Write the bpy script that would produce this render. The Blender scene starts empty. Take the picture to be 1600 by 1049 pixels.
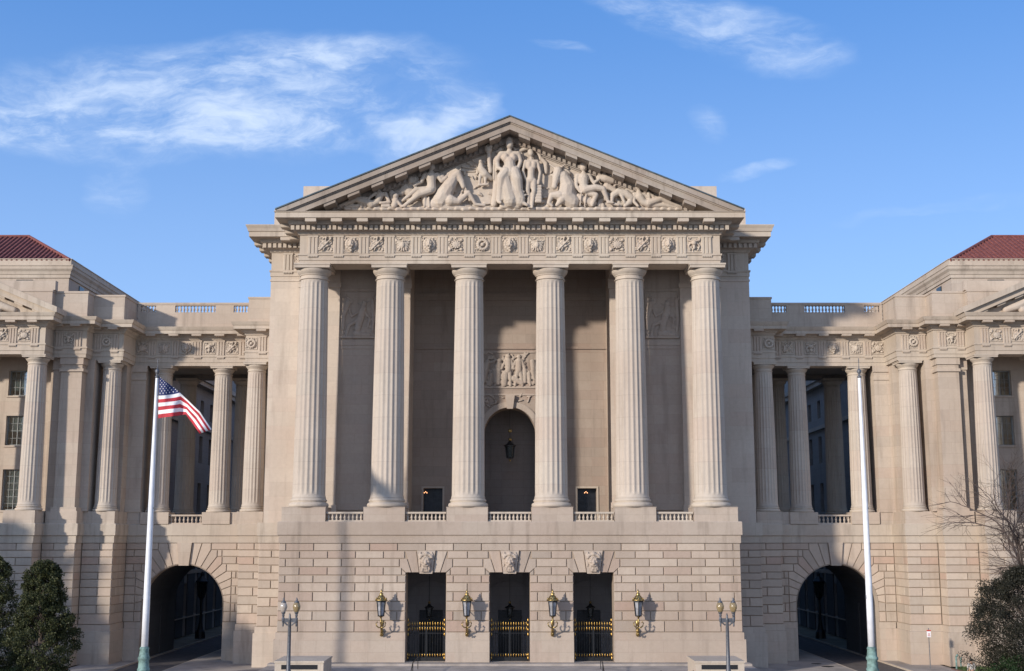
import bpy, bmesh, math, random
from mathutils import Vector, Matrix
from mathutils.noise import noise as pnoise
PI = math.pi; R = math.radians
scene = bpy.context.scene
COL = scene.collection

# ---------------------------------------------------------------- camera
F = 1950.0; CH = 9.1; CX = 0.17; CY = -97.0
PITCH = math.atan((845 - 524.5) / F)
cd = bpy.data.cameras.new("camera"); cam = bpy.data.objects.new("camera", cd); COL.objects.link(cam)
cd.sensor_width = 36; cd.lens = F / 1600 * 36; cd.clip_start = 0.5; cd.clip_end = 3000
cam.location = (CX, CY, CH); cam.rotation_euler = (PI / 2 + PITCH, 0, 0)
scene.camera = cam
scene.render.resolution_x = 1024; scene.render.resolution_y = 671
scene.view_settings.view_transform = 'Standard'; scene.view_settings.look = 'None'
scene.view_settings.exposure = 0.5; scene.view_settings.gamma = 1

def survey(u, v, d):
    """world x,z of a point seen in the photo at distance d"""
    s, c = math.sin(PITCH), math.cos(PITCH)
    x = (u - 800) / F; y = (524.5 - v) / F; k = c - y * s
    return CX + x * d / k, CH + d * (s + y * c) / k

# ---------------------------------------------------------------- node helper
class NT:
    def __init__(s, tree): s.t = tree; s.n = tree.nodes; s.l = tree.links
    def new(s, typ, **kw):
        n = s.n.new(typ)
        for k, v in kw.items():
            if k.startswith('i_'):
                key = k[2:]; key = int(key) if key.isdigit() else key
                s.put(n.inputs[key], v)
            else: setattr(n, k, v)
        return n
    def put(s, inp, v):
        if isinstance(v, bpy.types.NodeSocket): s.l.new(v, inp)
        elif isinstance(v, bpy.types.Node): s.l.new(v.outputs[0], inp)
        else: inp.default_value = v
    def m(s, op, a, b=0.0, c=0.0, clamp=False):
        n = s.n.new('ShaderNodeMath'); n.operation = op; n.use_clamp = clamp
        s.put(n.inputs[0], a); s.put(n.inputs[1], b); s.put(n.inputs[2], c); return n.outputs[0]
    def mix(s, f, a, b, blend='MIX'):
        n = s.n.new('ShaderNodeMix'); n.data_type = 'RGBA'; n.blend_type = blend
        s.put(n.inputs['Factor'], f); s.put(n.inputs[6], a); s.put(n.inputs[7], b); return n.outputs[2]
    def ramp(s, f, pts):
        n = s.n.new('ShaderNodeMapRange'); n.interpolation_type = 'SMOOTHSTEP'
        s.put(n.inputs[0], f); n.inputs[1].default_value = pts[0]; n.inputs[2].default_value = pts[1]
        n.inputs[3].default_value = pts[2]; n.inputs[4].default_value = pts[3]; return n.outputs[0]
    def noise(s, vec, scale, detail=4, rough=0.5, dist=0.0):
        n = s.n.new('ShaderNodeTexNoise'); s.put(n.inputs['Vector'], vec)
        n.inputs['Scale'].default_value = scale; n.inputs['Detail'].default_value = detail
        n.inputs['Roughness'].default_value = rough; n.inputs['Distortion'].default_value = dist
        return n
    def vmul(s, v, k):
        n = s.n.new('ShaderNodeVectorMath'); n.operation = 'MULTIPLY'; s.put(n.inputs[0], v); n.inputs[1].default_value = k
        return n.outputs[0]

# ---------------------------------------------------------------- world
SUN_AZ = R(45); SUN_EL = R(15.5)
w = bpy.data.worlds.new("World"); scene.world = w; w.use_nodes = True
T = NT(w.node_tree); T.n.clear()
sky = T.new('ShaderNodeTexSky', sky_type='NISHITA'); sky.sun_disc = False
sky.sun_elevation = SUN_EL; sky.sun_rotation = PI + SUN_AZ
sky.air_density = 1.0; sky.dust_density = 0.5; sky.ozone_density = 3.0; sky.altitude = 50
tc = T.new('ShaderNodeTexCoord'); sep = T.new('ShaderNodeSeparateXYZ', i_0=tc.outputs['Generated'])
dyy = T.m('MAXIMUM', sep.outputs[1], 0.02)
px = T.m('DIVIDE', sep.outputs[0], dyy); pz = T.m('DIVIDE', sep.outputs[2], dyy)
pv = T.new('ShaderNodeCombineXYZ', i_0=px, i_1=pz).outputs[0]
warp = T.noise(T.vmul(pv, (1, 2, 1)), 3.0, 5, 0.6)
wv = T.new('ShaderNodeVectorMath', operation='MULTIPLY_ADD', i_0=warp.outputs['Color'], i_1=(.16, .085, 0), i_2=pv).outputs[0]
fb = T.noise(T.vmul(wv, (3.4, 8.0, 1)), 2.6, 10, 0.66).outputs[0]
fb2 = T.noise(T.vmul(wv, (9, 22, 1)), 3.0, 8, 0.65).outputs[0]
sw = T.new('ShaderNodeSeparateXYZ', i_0=wv)
def cloud(u, v, rx, ry, tilt, amp, lo=0.25):
    x0, z0 = survey(u, v, 1000); x0 = (x0 - CX) / 1000 + .08; z0 = (z0 - CH) / 1000 + .0425
    a = R(tilt); ax = T.m('SUBTRACT', sw.outputs[0], x0); az = T.m('SUBTRACT', sw.outputs[1], z0)
    xr = T.m('ADD', T.m('MULTIPLY', ax, math.cos(a)), T.m('MULTIPLY', az, math.sin(a)))
    zr = T.m('SUBTRACT', T.m('MULTIPLY', az, math.cos(a)), T.m('MULTIPLY', ax, math.sin(a)))
    e = T.m('ADD', T.m('POWER', T.m('ABSOLUTE', T.m('DIVIDE', xr, rx / F)), 2), T.m('POWER', T.m('ABSOLUTE', T.m('DIVIDE', zr, ry / F)), 2))
    return T.m('MULTIPLY', T.ramp(e, (0.0, 1.0, 1.0, 0.0)), amp)
masks = [cloud(330, 155, 480, 120, 2, .95), cloud(50, 182, 200, 48, 4, .8), cloud(675, 205, 120, 50, 34, .9),
         cloud(400, 205, 300, 40, -3, .7), cloud(1110, 30, 260, 66, -20, .6), cloud(1165, 262, 80, 16, 14, .3),
         cloud(1490, 322, 220, 18, 5, .2), cloud(470, 105, 190, 36, 3, .6), cloud(170, 290, 60, 70, -50, .22), cloud(880, 78, 60, 12, -5, .35), cloud(1100, 190, 40, 40, 60, .2)]
msum = masks[0]
for mk in masks[1:]: msum = T.m('ADD', msum, mk)
dens = T.m('MULTIPLY', msum, T.ramp(fb, (.36, .74, .06, 1.25)))
dens = T.m('MULTIPLY', dens, T.ramp(fb2, (.30, .72, .35, 1.25)))
dens = T.m('MULTIPLY', T.m('SUBTRACT', 1.0, T.m('EXPONENT', T.m('MULTIPLY', dens, -1.5))), 0.80)
tint = T.mix(1.0, sky.outputs[0], (0.80, 1.0, 1.28, 1), 'MULTIPLY')
hz = T.ramp(sep.outputs[2], (0.10, .46, 1.0, 0.0))
air = T.mix(hz, (.80, 2.35, 5.9, 1), (3.0, 4.7, 7.9, 1))
tint = T.mix(.66, tint, air)
# unseen bright haze added behind the viewer to lift the fill light
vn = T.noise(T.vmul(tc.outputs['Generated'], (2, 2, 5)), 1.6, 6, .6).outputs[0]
fill_veil = T.m('MULTIPLY', T.ramp(sep.outputs[1], (-.35, .05, 1.0, 0.0)), T.ramp(vn, (.32, .62, .45, 1.0)))
fill_veil = T.m('MULTIPLY', fill_veil, T.ramp(sep.outputs[2], (0, .9, 1.0, .3)))
tint = T.mix(T.m('MULTIPLY', fill_veil, .7), tint, (7.2, 7.9, 9.0, 1))
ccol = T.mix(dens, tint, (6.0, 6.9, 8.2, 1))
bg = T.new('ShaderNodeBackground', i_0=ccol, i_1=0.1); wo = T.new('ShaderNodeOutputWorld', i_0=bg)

sd = bpy.data.lights.new("sun", 'SUN'); sun = bpy.data.objects.new("sun", sd); COL.objects.link(sun)
sd.energy = 3.3; sd.angle = R(2.4); sd.color = (1.0, 0.905, 0.79)
ldir = Vector((math.sin(SUN_AZ) * math.cos(SUN_EL), math.cos(SUN_AZ) * math.cos(SUN_EL), -math.sin(SUN_EL)))
sun.rotation_euler = ldir.to_track_quat('-Z', 'Y').to_euler(); sun.location = (-80, -90, 60)

# ---------------------------------------------------------------- materials
def newmat(name, rough=0.8, metal=0.0, color=(.5, .5, .5, 1), spec=None):
    m = bpy.data.materials.new(name); m.use_nodes = True; t = NT(m.node_tree)
    b = t.n['Principled BSDF']; b.inputs['Roughness'].default_value = rough; b.inputs['Metallic'].default_value = metal
    b.inputs['Base Color'].default_value = color
    if spec is not None: b.inputs['Specular IOR Level'].default_value = spec
    return m, t, b
def stone(name, base, mode='ashlar', var=1.0, bw=1.9, bh=0.68, joint=.55, stain=1.0):
    m, t, b = newmat(name, .88, spec=.25)
    geo = t.new('ShaderNodeNewGeometry'); P = geo.outputs['Position']
    sp = t.new('ShaderNodeSeparateXYZ', i_0=P)
    xy = t.m('ADD', sp.outputs[0], sp.outputs[1])
    V = t.new('ShaderNodeCombineXYZ', i_0=xy, i_1=sp.outputs[2]).outputs[0]
    base = tuple(base) + (1,)
    pink = (base[0] * .90, base[1] * .79, base[2] * .77, 1); grey = (base[0] * .80, base[1] * .82, base[2] * .83, 1)
    light = (base[0] * 1.10, base[1] * 1.11, base[2] * 1.10, 1)
    if mode == 'island': rnd = geo.outputs['Random Per Island']
    elif mode == 'drum':
        oi = t.new('ShaderNodeObjectInfo')
        fl = t.m('FLOOR', t.m('DIVIDE', t.m('ADD', sp.outputs[2], .4), 1.72))
        wn = t.new('ShaderNodeTexWhiteNoise', noise_dimensions='2D'); cv = t.new('ShaderNodeCombineXYZ', i_0=fl, i_1=t.m('MULTIPLY', oi.outputs['Random'], 37.0)); t.put(wn.inputs['Vector'], cv)
        rnd = wn.outputs[0]
    else:
        row = t.m('FLOOR', t.m('DIVIDE', sp.outputs[2], bh))
        off = t.m('MULTIPLY', t.m('MODULO', row, 2.0), .5)
        cx = t.m('FLOOR', t.m('ADD', t.m('DIVIDE', xy, bw), off))
        wn = t.new('ShaderNodeTexWhiteNoise', noise_dimensions='2D'); cv = t.new('ShaderNodeCombineXYZ', i_0=row, i_1=cx); t.put(wn.inputs['Vector'], cv)
        rnd = wn.outputs[0]
    r2 = t.m('FRACT', t.m('MULTIPLY', rnd, 7.31)); r3 = t.m('FRACT', t.m('MULTIPLY', rnd, 23.7))
    k = .62 if mode == 'island' else .30
    if mode == 'drum': k = .25
    c = t.mix(t.m('MULTIPLY', t.m('POWER', rnd, 2.2), k * var * 1.1), base, pink)
    c = t.mix(t.m('MULTIPLY', t.m('POWER', r2, 2.5), k * var), c, grey)
    c = t.mix(t.m('MULTIPLY', t.m('POWER', r3, 2.0), k * var), c, light)
    n1 = t.noise(P, .12, 3, .5).outputs[0]
    c = t.mix(t.m('MULTIPLY', t.ramp(n1, (.4, .68, 0, 1)), .38 * stain), c, (base[0] * .74, base[1] * .68, base[2] * .64, 1))
    st = t.noise(t.vmul(P, (1.3, 1.3, .16)), 1.0, 6, .6).outputs[0]
    c = t.mix(t.m('MULTIPLY', t.ramp(st, (.50, .74, 0, 1)), .46 * stain), c, (base[0] * .55, base[1] * .53, base[2] * .52, 1))
    bd = t.noise(t.vmul(P, (.7, .7, 7)), 1.6, 5, .6).outputs[0]
    c = t.mix(t.m('MULTIPLY', t.ramp(bd, (.5, .8, 0, 1)), .16), c, grey)
    n2 = t.noise(P, 3.2, 8, .7).outputs[0]
    c = t.mix(t.ramp(n2, (.3, .7, .16, 0)), c, (base[0] * .5, base[1] * .46, base[2] * .42, 1))
    if mode == 'ashlar' and joint > 0:
        br = t.new('ShaderNodeTexBrick', i_Vector=V); br.offset = .5
        br.inputs['Scale'].default_value = 1; br.inputs['Mortar Size'].default_value = .012; br.inputs['Mortar Smooth'].default_value = .3
        br.inputs['Brick Width'].default_value = bw; br.inputs['Row Height'].default_value = bh
        c = t.mix(t.m('MULTIPLY', br.outputs['Fac'], joint), c, (base[0] * .5, base[1] * .47, base[2] * .45, 1))
    if mode == 'drum':
        fr = t.m('FRACT', t.m('DIVIDE', t.m('ADD', sp.outputs[2], .4), 1.72))
        ln = t.m('LESS_THAN', fr, .014)
        c = t.mix(t.m('MULTIPLY', ln, .45), c, (base[0] * .5, base[1] * .47, base[2] * .45, 1))
    t.put(b.inputs['Base Color'], c)
    bn = t.noise(P, 9, 7, .7).outputs[0]
    bp = t.new('ShaderNodeBump', i_Strength=.35, i_Distance=.04, i_Height=bn); t.put(b.inputs['Normal'], bp.outputs[0])
    return m
SB = (.53, .45, .385)
M = {}
M['rust'] = stone('rusticated_limestone', (.50, .415, .34), 'island', var=1.5)
M['rustmain'] = stone('podium_rusticated_limestone', (.425, .35, .29), 'island', var=2.0, stain=1.4)
M['plinth'] = stone('podium_plinth_limestone', (.43, .36, .30), 'ashlar', joint=.4, bw=2.6, bh=.85, var=1.4)
M['ledge'] = stone('podium_ledge_limestone', (.40, .335, .28), 'ashlar', joint=.35, bw=2.4, bh=40, stain=1.6)
M['raking'] = stone('sooty_raking_cornice_limestone', (.36, .31, .265), 'ashlar', joint=.5, bw=1.6, bh=40, stain=2.2, var=2.0)
M['ashlar'] = stone('ashlar_limestone', (.54, .46, .385), 'ashlar', joint=.25, bw=2.6, bh=1.15, var=1.3)
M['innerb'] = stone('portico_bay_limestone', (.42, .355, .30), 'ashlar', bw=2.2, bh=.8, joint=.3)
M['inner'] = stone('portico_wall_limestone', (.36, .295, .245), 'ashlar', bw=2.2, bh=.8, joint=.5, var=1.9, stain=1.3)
M['shaft'] = stone('column_limestone', (.475, .415, .355), 'drum', stain=.8, var=1.5)
M['trim'] = stone('trim_limestone', (.49, .425, .355), 'ashlar', bw=2.4, bh=40, joint=.4)
M['cornice'] = stone('weathered_cornice_limestone', (.50, .43, .355), 'ashlar', bw=2.0, bh=40, joint=.5, stain=1.6)
M['carve'] = stone('carved_limestone', (.50, .43, .36), 'ashlar', joint=0, stain=.6)
M['groove'] = newmat('dark_joint_stone', .95, color=(.30, .235, .18, 1))[0]  # darker brown stone showing between the raised blocks
M['wing'] = stone('wing_ashlar_limestone', (.485, .41, .34), 'ashlar', stain=1.4, joint=.4, bw=2.3, bh=.9, var=1.3)
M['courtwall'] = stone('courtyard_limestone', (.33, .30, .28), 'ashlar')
M['darker'] = stone('shade_dark_courtyard_stone', (.09, .09, .095), 'ashlar')  # courtyard and passage stone with the shade put into its dark colour
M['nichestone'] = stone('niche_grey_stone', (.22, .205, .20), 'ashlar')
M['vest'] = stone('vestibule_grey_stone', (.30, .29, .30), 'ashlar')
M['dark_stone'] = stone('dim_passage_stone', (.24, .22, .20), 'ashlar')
def simple(name, col, rough=.6, metal=0, nscale=6, namp=.35, bump=0, spec=None):
    m, t, b = newmat(name, rough, metal, spec=spec)
    tc = t.new('ShaderNodeNewGeometry').outputs['Position']
    n = t.noise(tc, nscale, 6, .6).outputs[0]
    c = t.mix(t.ramp(n, (.3, .7, 0, 1)), tuple(x * (1 - namp) for x in col) + (1,), tuple(min(1, x * (1 + namp * .5)) for x in col) + (1,))
    t.put(b.inputs['Base Color'], c)
    if bump:
        bp = t.new('ShaderNodeBump', i_Strength=bump, i_Distance=.03, i_Height=n); t.put(b.inputs['Normal'], bp.outputs[0])
    return m
M['gold'] = simple('aged_gilt_bronze', (.40, .29, .12), .42, 1, 9, .7)
M['gatetip'] = simple('bright_gilt_tips', (.58, .36, .10), .35, 1, 14, .3)
M['iron'] = simple('black_iron', (.014, .015, .018), .45, .3, 10, .3)
M['bronze'] = simple('dark_bronze_door', (.02, .022, .028), .35, .5, 3, .4)
M['lampgrey'] = simple('grey_painted_steel', (.11, .115, .13), .5, .3, 8, .3)
M['copper'] = simple('green_copper_patina', (.16, .26, .24), .75, 0, 3, .5, .2)
M['flash'] = simple('weathered_copper_flashing', (.07, .10, .12), .6, .2, 2, .4)
M['white'] = simple('white_painted_pole', (.70, .71, .74), .35, 0, 1.5, .10)
M['concrete'] = simple('pavement_concrete', (.33, .29, .26), .9, 0, .6, .25, .1)
M['asphalt'] = simple('asphalt', (.10, .085, .08), .9, 0, 2.5, .35, .2)
M['ground'] = simple('dry_winter_turf', (.20, .175, .13), .95, 0, .5, .35, .2)
M['soil'] = simple('soil', (.05, .04, .03), .95, 0, 3, .5, .4)
M['mulch'] = simple('brick_edging', (.20, .11, .085), .9, 0, 5, .4, .3)
M['grassbase'] = simple('lawn', (.05, .075, .025), .95, 0, 2, .4, .4)
M['blade'] = simple('grass_blades', (.07, .11, .03), .8, 0, 1.2, .5)
M['bark'] = simple('bark', (.11, .085, .07), .9, 0, 8, .45, .6)
M['twig'] = simple('bare_twigs', (.075, .055, .048), .9, 0, 4, .3)
M['red'] = simple('flag_red', (.42, .02, .035), .75, 0, 5, .12)
M['flagwhite'] = simple('flag_white', (.75, .73, .74), .75, 0, 5, .06)
M['blue'] = simple('flag_blue', (.012, .022, .10), .75, 0, 5, .12)
M['black'] = simple('black_recess', (.01, .011, .014), .9, 0, 5, .2)
M['cab'] = simple('blue_grey_metal', (.10, .125, .16), .5, .1, 3, .25)
M['skin'] = simple('skin', (.45, .27, .19), .6, 0, 20, .1)
M['shirt'] = simple('grey_shirt', (.42, .41, .40), .9, 0, 9, .2)
M['trouser'] = simple('dark_trousers', (.03, .032, .04), .9, 0, 9, .2)
M['hair'] = simple('dark_hair', (.012, .01, .009), .7, 0, 30, .3)
M['signred'] = simple('sign_red', (.45, .04, .03), .5, 0, 5, .1)
M['frame'] = simple('window_frame_metal', (.26, .27, .26), .6, 0, 4, .2)
def leafmat(name, c1, c2):
    m, t, b = newmat(name, .55, spec=.3)
    g = t.new('ShaderNodeNewGeometry')
    c = t.mix(g.outputs['Random Per Island'], c1 + (1,), c2 + (1,))
    t.put(b.inputs['Base Color'], c)
    tr = t.new('ShaderNodeBsdfTranslucent', i_0=c); mx = t.new('ShaderNodeMixShader', i_0=.25); t.put(mx.inputs[1], b.outputs[0]); t.put(mx.inputs[2], tr.outputs[0])
    t.put(t.n['Material Output'].inputs[0], mx.outputs[0]); return m
M['leaf1'] = leafmat('evergreen_leaves', (.014, .024, .010), (.085, .090, .034))
M['leaf3'] = leafmat('green_shrub_leaves', (.012, .030, .012), (.035, .070, .022))
M['leaf2'] = leafmat('brownish_evergreen_leaves', (.014, .016, .010), (.048, .044, .030))
def glassm(name, col, rough=.08, tr=0.0, spec=.8):
    m, t, b = newmat(name, rough, spec=spec); b.inputs['Base Color'].default_value = col + (1,)
    if tr: b.inputs['Transmission Weight'].default_value = tr
    return m
M['blind'] = simple('pale_window_blind', (.48, .50, .48), .8, 0, 1.2, .3)
M['darkpane'] = glassm('dark_courtyard_glass', (.02, .025, .03), .2, spec=.3)
M['pane'] = glassm('window_glass', (.07, .09, .09), .10, .75)
M['lglass'] = simple('frosted_lantern_glass', (.30, .30, .32), .25, 0, 3, .4)
M['globe'] = glassm('amber_globe_glass', (.42, .32, .17), .15, .5)
M['globe2'] = glassm('clear_globe_glass', (.62, .55, .48), .12, .45)
# lit chandelier bulbs glimpsed through the doors
m, t, b = newmat('warm_bulb'); b.inputs['Emission Color'].default_value = (1, .45, .2, 1); b.inputs['Emission Strength'].default_value = 3.0; M['bulb'] = m
m, t, b = newmat('window_pane'); g1 = t.new('ShaderNodeBsdfTransparent', i_0=(.75, .80, .80, 1)); g2 = t.new('ShaderNodeBsdfGlossy', i_0=(.85, .9, .95, 1), i_1=.06)
mx = t.new('ShaderNodeMixShader', i_0=.34); t.put(mx.inputs[1], g1.outputs[0]); t.put(mx.inputs[2], g2.outputs[0]); t.put(t.n['Material Output'].inputs[0], mx.outputs[0]); M['clearpane'] = m
# red roof tiles
m, t, b = newmat('red_clay_tiles', .8)
P = t.new('ShaderNodeNewGeometry'); sp = t.new('ShaderNodeSeparateXYZ', i_0=P.outputs['Position'])
wn = t.noise(t.vmul(P.outputs['Position'], (2.2, 2.2, 5)), 1.5, 6, .8).outputs[0]
c = t.mix(t.ramp(wn, (.3, .7, 0, 1)), (.085, .022, .022, 1), (.27, .085, .065, 1))
wz = t.m('FRACT', t.m('MULTIPLY', sp.outputs[2], 5.0)); c = t.mix(t.ramp(wz, (0, .25, .45, 0)), c, (.03, .012, .012, 1))
t.put(b.inputs['Base Color'], c); M['tiles'] = m

# ---------------------------------------------------------------- mesh builder
class MB:
    def __init__(s, sx=1): s.v = []; s.f = []; s.m = []; s.sx = sx
    def add(s, vs, fs, mi=0):
        o = len(s.v); s.v += [(x * s.sx, y, z) for x, y, z in vs]; s.f += [tuple(i + o for i in f) for f in fs]; s.m += [mi] * len(fs)
        return s
    def box(s, x0, x1, y0, y1, z0, z1, mi=0):
        return s.add([(x0, y0, z0), (x1, y0, z0), (x1, y1, z0), (x0, y1, z0), (x0, y0, z1), (x1, y0, z1), (x1, y1, z1), (x0, y1, z1)],
              [(0, 3, 2, 1), (4, 5, 6, 7), (0, 1, 5, 4), (1, 2, 6, 5), (2, 3, 7, 6), (3, 0, 4, 7)], mi)
    def prism(s, poly, y0, y1, mi=0):                    # poly in x,z
        n = len(poly); vs = [(x, y0, z) for x, z in poly] + [(x, y1, z) for x, z in poly]
        return s.add(vs, [tuple(range(n)), tuple(range(2 * n - 1, n - 1, -1))] + [(i, (i + 1) % n, n + (i + 1) % n, n + i) for i in range(n)], mi)
    def slab(s, poly, z0, z1, mi=0):                     # poly in x,y
        n = len(poly); vs = [(x, y, z0) for x, y in poly] + [(x, y, z1) for x, y in poly]
        return s.add(vs, [tuple(range(n - 1, -1, -1)), tuple(range(n, 2 * n))] + [(i, (i + 1) % n, n + (i + 1) % n, n + i) for i in range(n)], mi)
    def lathe(s, prof, cx, cy, n=24, mi=0, sq=None, a0=0):
        vs = []
        for r, z in prof:
            for i in range(n):
                a = a0 + 2 * PI * i / n; vs.append((cx + r * math.cos(a), cy + r * math.sin(a), z))
        fs = [(j * n + i, j * n + (i + 1) % n, (j + 1) * n + (i + 1) % n, (j + 1) * n + i) for j in range(len(prof) - 1) for i in range(n)]
        fs += [tuple(range(n - 1, -1, -1)), tuple(range((len(prof) - 1) * n, len(prof) * n))]
        return s.add(vs, fs, mi)
    def tube(s, pts, rs, n=6, mi=0):
        pts = [Vector(p) for p in pts]
        if not isinstance(rs, (list, tuple)): rs = [rs] * len(pts)
        vs = []
        for i, p in enumerate(pts):
            d = (pts[min(i + 1, len(pts) - 1)] - pts[max(i - 1, 0)]).normalized()
            a = Vector((0, 0, 1)) if abs(d.z) < .9 else Vector((1, 0, 0))
            e1 = d.cross(a).normalized(); e2 = d.cross(e1)
            for k in range(n):
                t_ = 2 * PI * k / n; q = p + (e1 * math.cos(t_) + e2 * math.sin(t_)) * rs[i]; vs.append(tuple(q))
        L = len(pts)
        fs = [(j * n + i, j * n + (i + 1) % n, (j + 1) * n + (i + 1) % n, (j + 1) * n + i) for j in range(L - 1) for i in range(n)]
        fs += [tuple(range(n - 1, -1, -1)), tuple(range((L - 1) * n, L * n))]
        return s.add(vs, fs, mi)
    def ball(s, c, r, n=10, mi=0, sc=(1, 1, 1)):
        vs = []; h = n // 2 + 1
        for j in range(1, h):
            a = PI * j / h
            for i in range(n):
                b_ = 2 * PI * i / n
                vs.append((c[0] + r * sc[0] * math.sin(a) * math.cos(b_), c[1] + r * sc[1] * math.sin(a) * math.sin(b_), c[2] + r * sc[2] * math.cos(a)))
        L = h - 1; top = len(vs); vs.append((c[0], c[1], c[2] + r * sc[2])); vs.append((c[0], c[1], c[2] - r * sc[2]))
        fs = [(j * n + i, (j + 1) * n + i, (j + 1) * n + (i + 1) % n, j * n + (i + 1) % n) for j in range(L - 1) for i in range(n)]
        fs += [(top, i, (i + 1) % n) for i in range(n)] + [(top + 1, (L - 1) * n + (i + 1) % n, (L - 1) * n + i) for i in range(n)]
        return s.add(vs, fs, mi)
    def sweep(s, path, prof, mi=0):                      # path in x,y; prof (out,z) closed
        n = len(prof); vs = []
        P_ = [Vector(p) for p in path]
        for i, p in enumerate(P_):
            ns = []
            if i > 0: d = (P_[i] - P_[i - 1]).normalized(); ns.append(Vector((d.y, -d.x)))
            if i < len(P_) - 1: d = (P_[i + 1] - P_[i]).normalized(); ns.append(Vector((d.y, -d.x)))
            mt = ns[0] if len(ns) == 1 else (ns[0] + ns[1]) / (1 + ns[0].dot(ns[1]))
            for o, z in prof: q = p + mt * o; vs.append((q.x, q.y, z))
        L = len(P_)
        fs = [(j * n + i, j * n + (i + 1) % n, (j + 1) * n + (i + 1) % n, (j + 1) * n + i) for j in range(L - 1) for i in range(n)]
        fs += [tuple(range(n - 1, -1, -1)), tuple(range((L - 1) * n, L * n))]
        return s.add(vs, fs, mi)
    def archwall(s, x0, x1, z0, z1, cx, r, zs, y0, y1, n=24, mi=0):
        s.box(x0, cx - r, y0, y1, z0, z1, mi); s.box(cx + r, x1, y0, y1, z0, z1, mi)
        for i in range(n):
            a, b_ = PI - PI * i / n, PI - PI * (i + 1) / n
            xa, za, xb, zb = cx + r * math.cos(a), zs + r * math.sin(a), cx + r * math.cos(b_), zs + r * math.sin(b_)
            vs = [(xa, y0, za), (xb, y0, zb), (xb, y0, z1), (xa, y0, z1), (xa, y1, za), (xb, y1, zb), (xb, y1, z1), (xa, y1, z1)]
            s.add(vs, [(0, 1, 2, 3), (7, 6, 5, 4), (0, 4, 5, 1), (3, 2, 6, 7)], mi)
        return s
def _ring(s, cx, r0, r1, zs, zb, y0, y1, n=24):
    pts = [(cx - r0, zb)] + [(cx + r0 * math.cos(PI - PI * i / n), zs + r0 * math.sin(PI * i / n)) for i in range(n + 1)] + [(cx + r0, zb)]
    pto = [(cx - r1, zb)] + [(cx + r1 * math.cos(PI - PI * i / n), zs + r1 * math.sin(PI * i / n)) for i in range(n + 1)] + [(cx + r1, zb)]
    L = len(pts); vs = [(x, y0, z) for x, z in pts] + [(x, y1, z) for x, z in pts] + [(x, y0, z) for x, z in pto] + [(x, y1, z) for x, z in pto]
    fs = []
    for i in range(L - 1): fs += [(i, i + 1, L + i + 1, L + i), (2 * L + i, 3 * L + i, 3 * L + i + 1, 2 * L + i + 1), (i, 2 * L + i, 2 * L + i + 1, i + 1), (L + i, L + i + 1, 3 * L + i + 1, 3 * L + i)]
    return s.add(vs, fs)
MB.archring = _ring
ORG = {}
def tag(o, label=None, cat=None, group=None, kind=None):
    if label: o['label'] = label
    if cat: o['category'] = cat
    if group: o['group'] = group
    if kind: o['kind'] = kind
    return o
def obj(name, mb, mat, parent=None, origin=None, smooth=False, recalc=True):
    me = bpy.data.meshes.new(name)
    xs = [v[0] for v in mb.v]; ys = [v[1] for v in mb.v]; zs = [v[2] for v in mb.v]
    if origin is None: origin = ((min(xs) + max(xs)) / 2, (min(ys) + max(ys)) / 2, min(zs))
    ox, oy, oz = origin
    me.from_pydata([(x - ox, y - oy, z - oz) for x, y, z in mb.v], [], mb.f)
    mats = mat if isinstance(mat, (list, tuple)) else [mat]
    for q in mats: me.materials.append(M[q] if isinstance(q, str) else q)
    if len(mats) > 1: me.polygons.foreach_set('material_index', mb.m)
    if recalc:
        bm = bmesh.new(); bm.from_mesh(me); bmesh.ops.recalc_face_normals(bm, faces=bm.faces); bm.to_mesh(me); bm.free()
    if smooth: me.polygons.foreach_set('use_smooth', [True] * len(me.polygons))
    o = bpy.data.objects.new(name, me); COL.objects.link(o); place(o, parent, origin); return o
def place(o, parent, origin):
    ORG[o.name] = origin
    if parent is not None:
        po = ORG[parent.name]; o.parent = parent; o.location = (origin[0] - po[0], origin[1] - po[1], origin[2] - po[2])
    else: o.location = origin
    return o
def empty(name, loc, label, cat, group=None):
    o = bpy.data.objects.new(name, None); COL.objects.link(o); o.location = loc; o.empty_display_size = .3; ORG[o.name] = tuple(loc)
    return tag(o, label, cat, group)
def dup(o, parent, origin):
    c = o.copy(); COL.objects.link(c); c.parent = None; place(c, parent, origin); return c
def duptree(root, loc, label=None):
    r = root.copy(); COL.objects.link(r); r.location = loc; ORG[r.name] = tuple(loc)
    if label: r['label'] = label
    for ch in list(root.children):
        c = ch.copy(); COL.objects.link(c); c.parent = r
        for g in list(ch.children):
            d = g.copy(); COL.objects.link(d); d.parent = c
    return r

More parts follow.
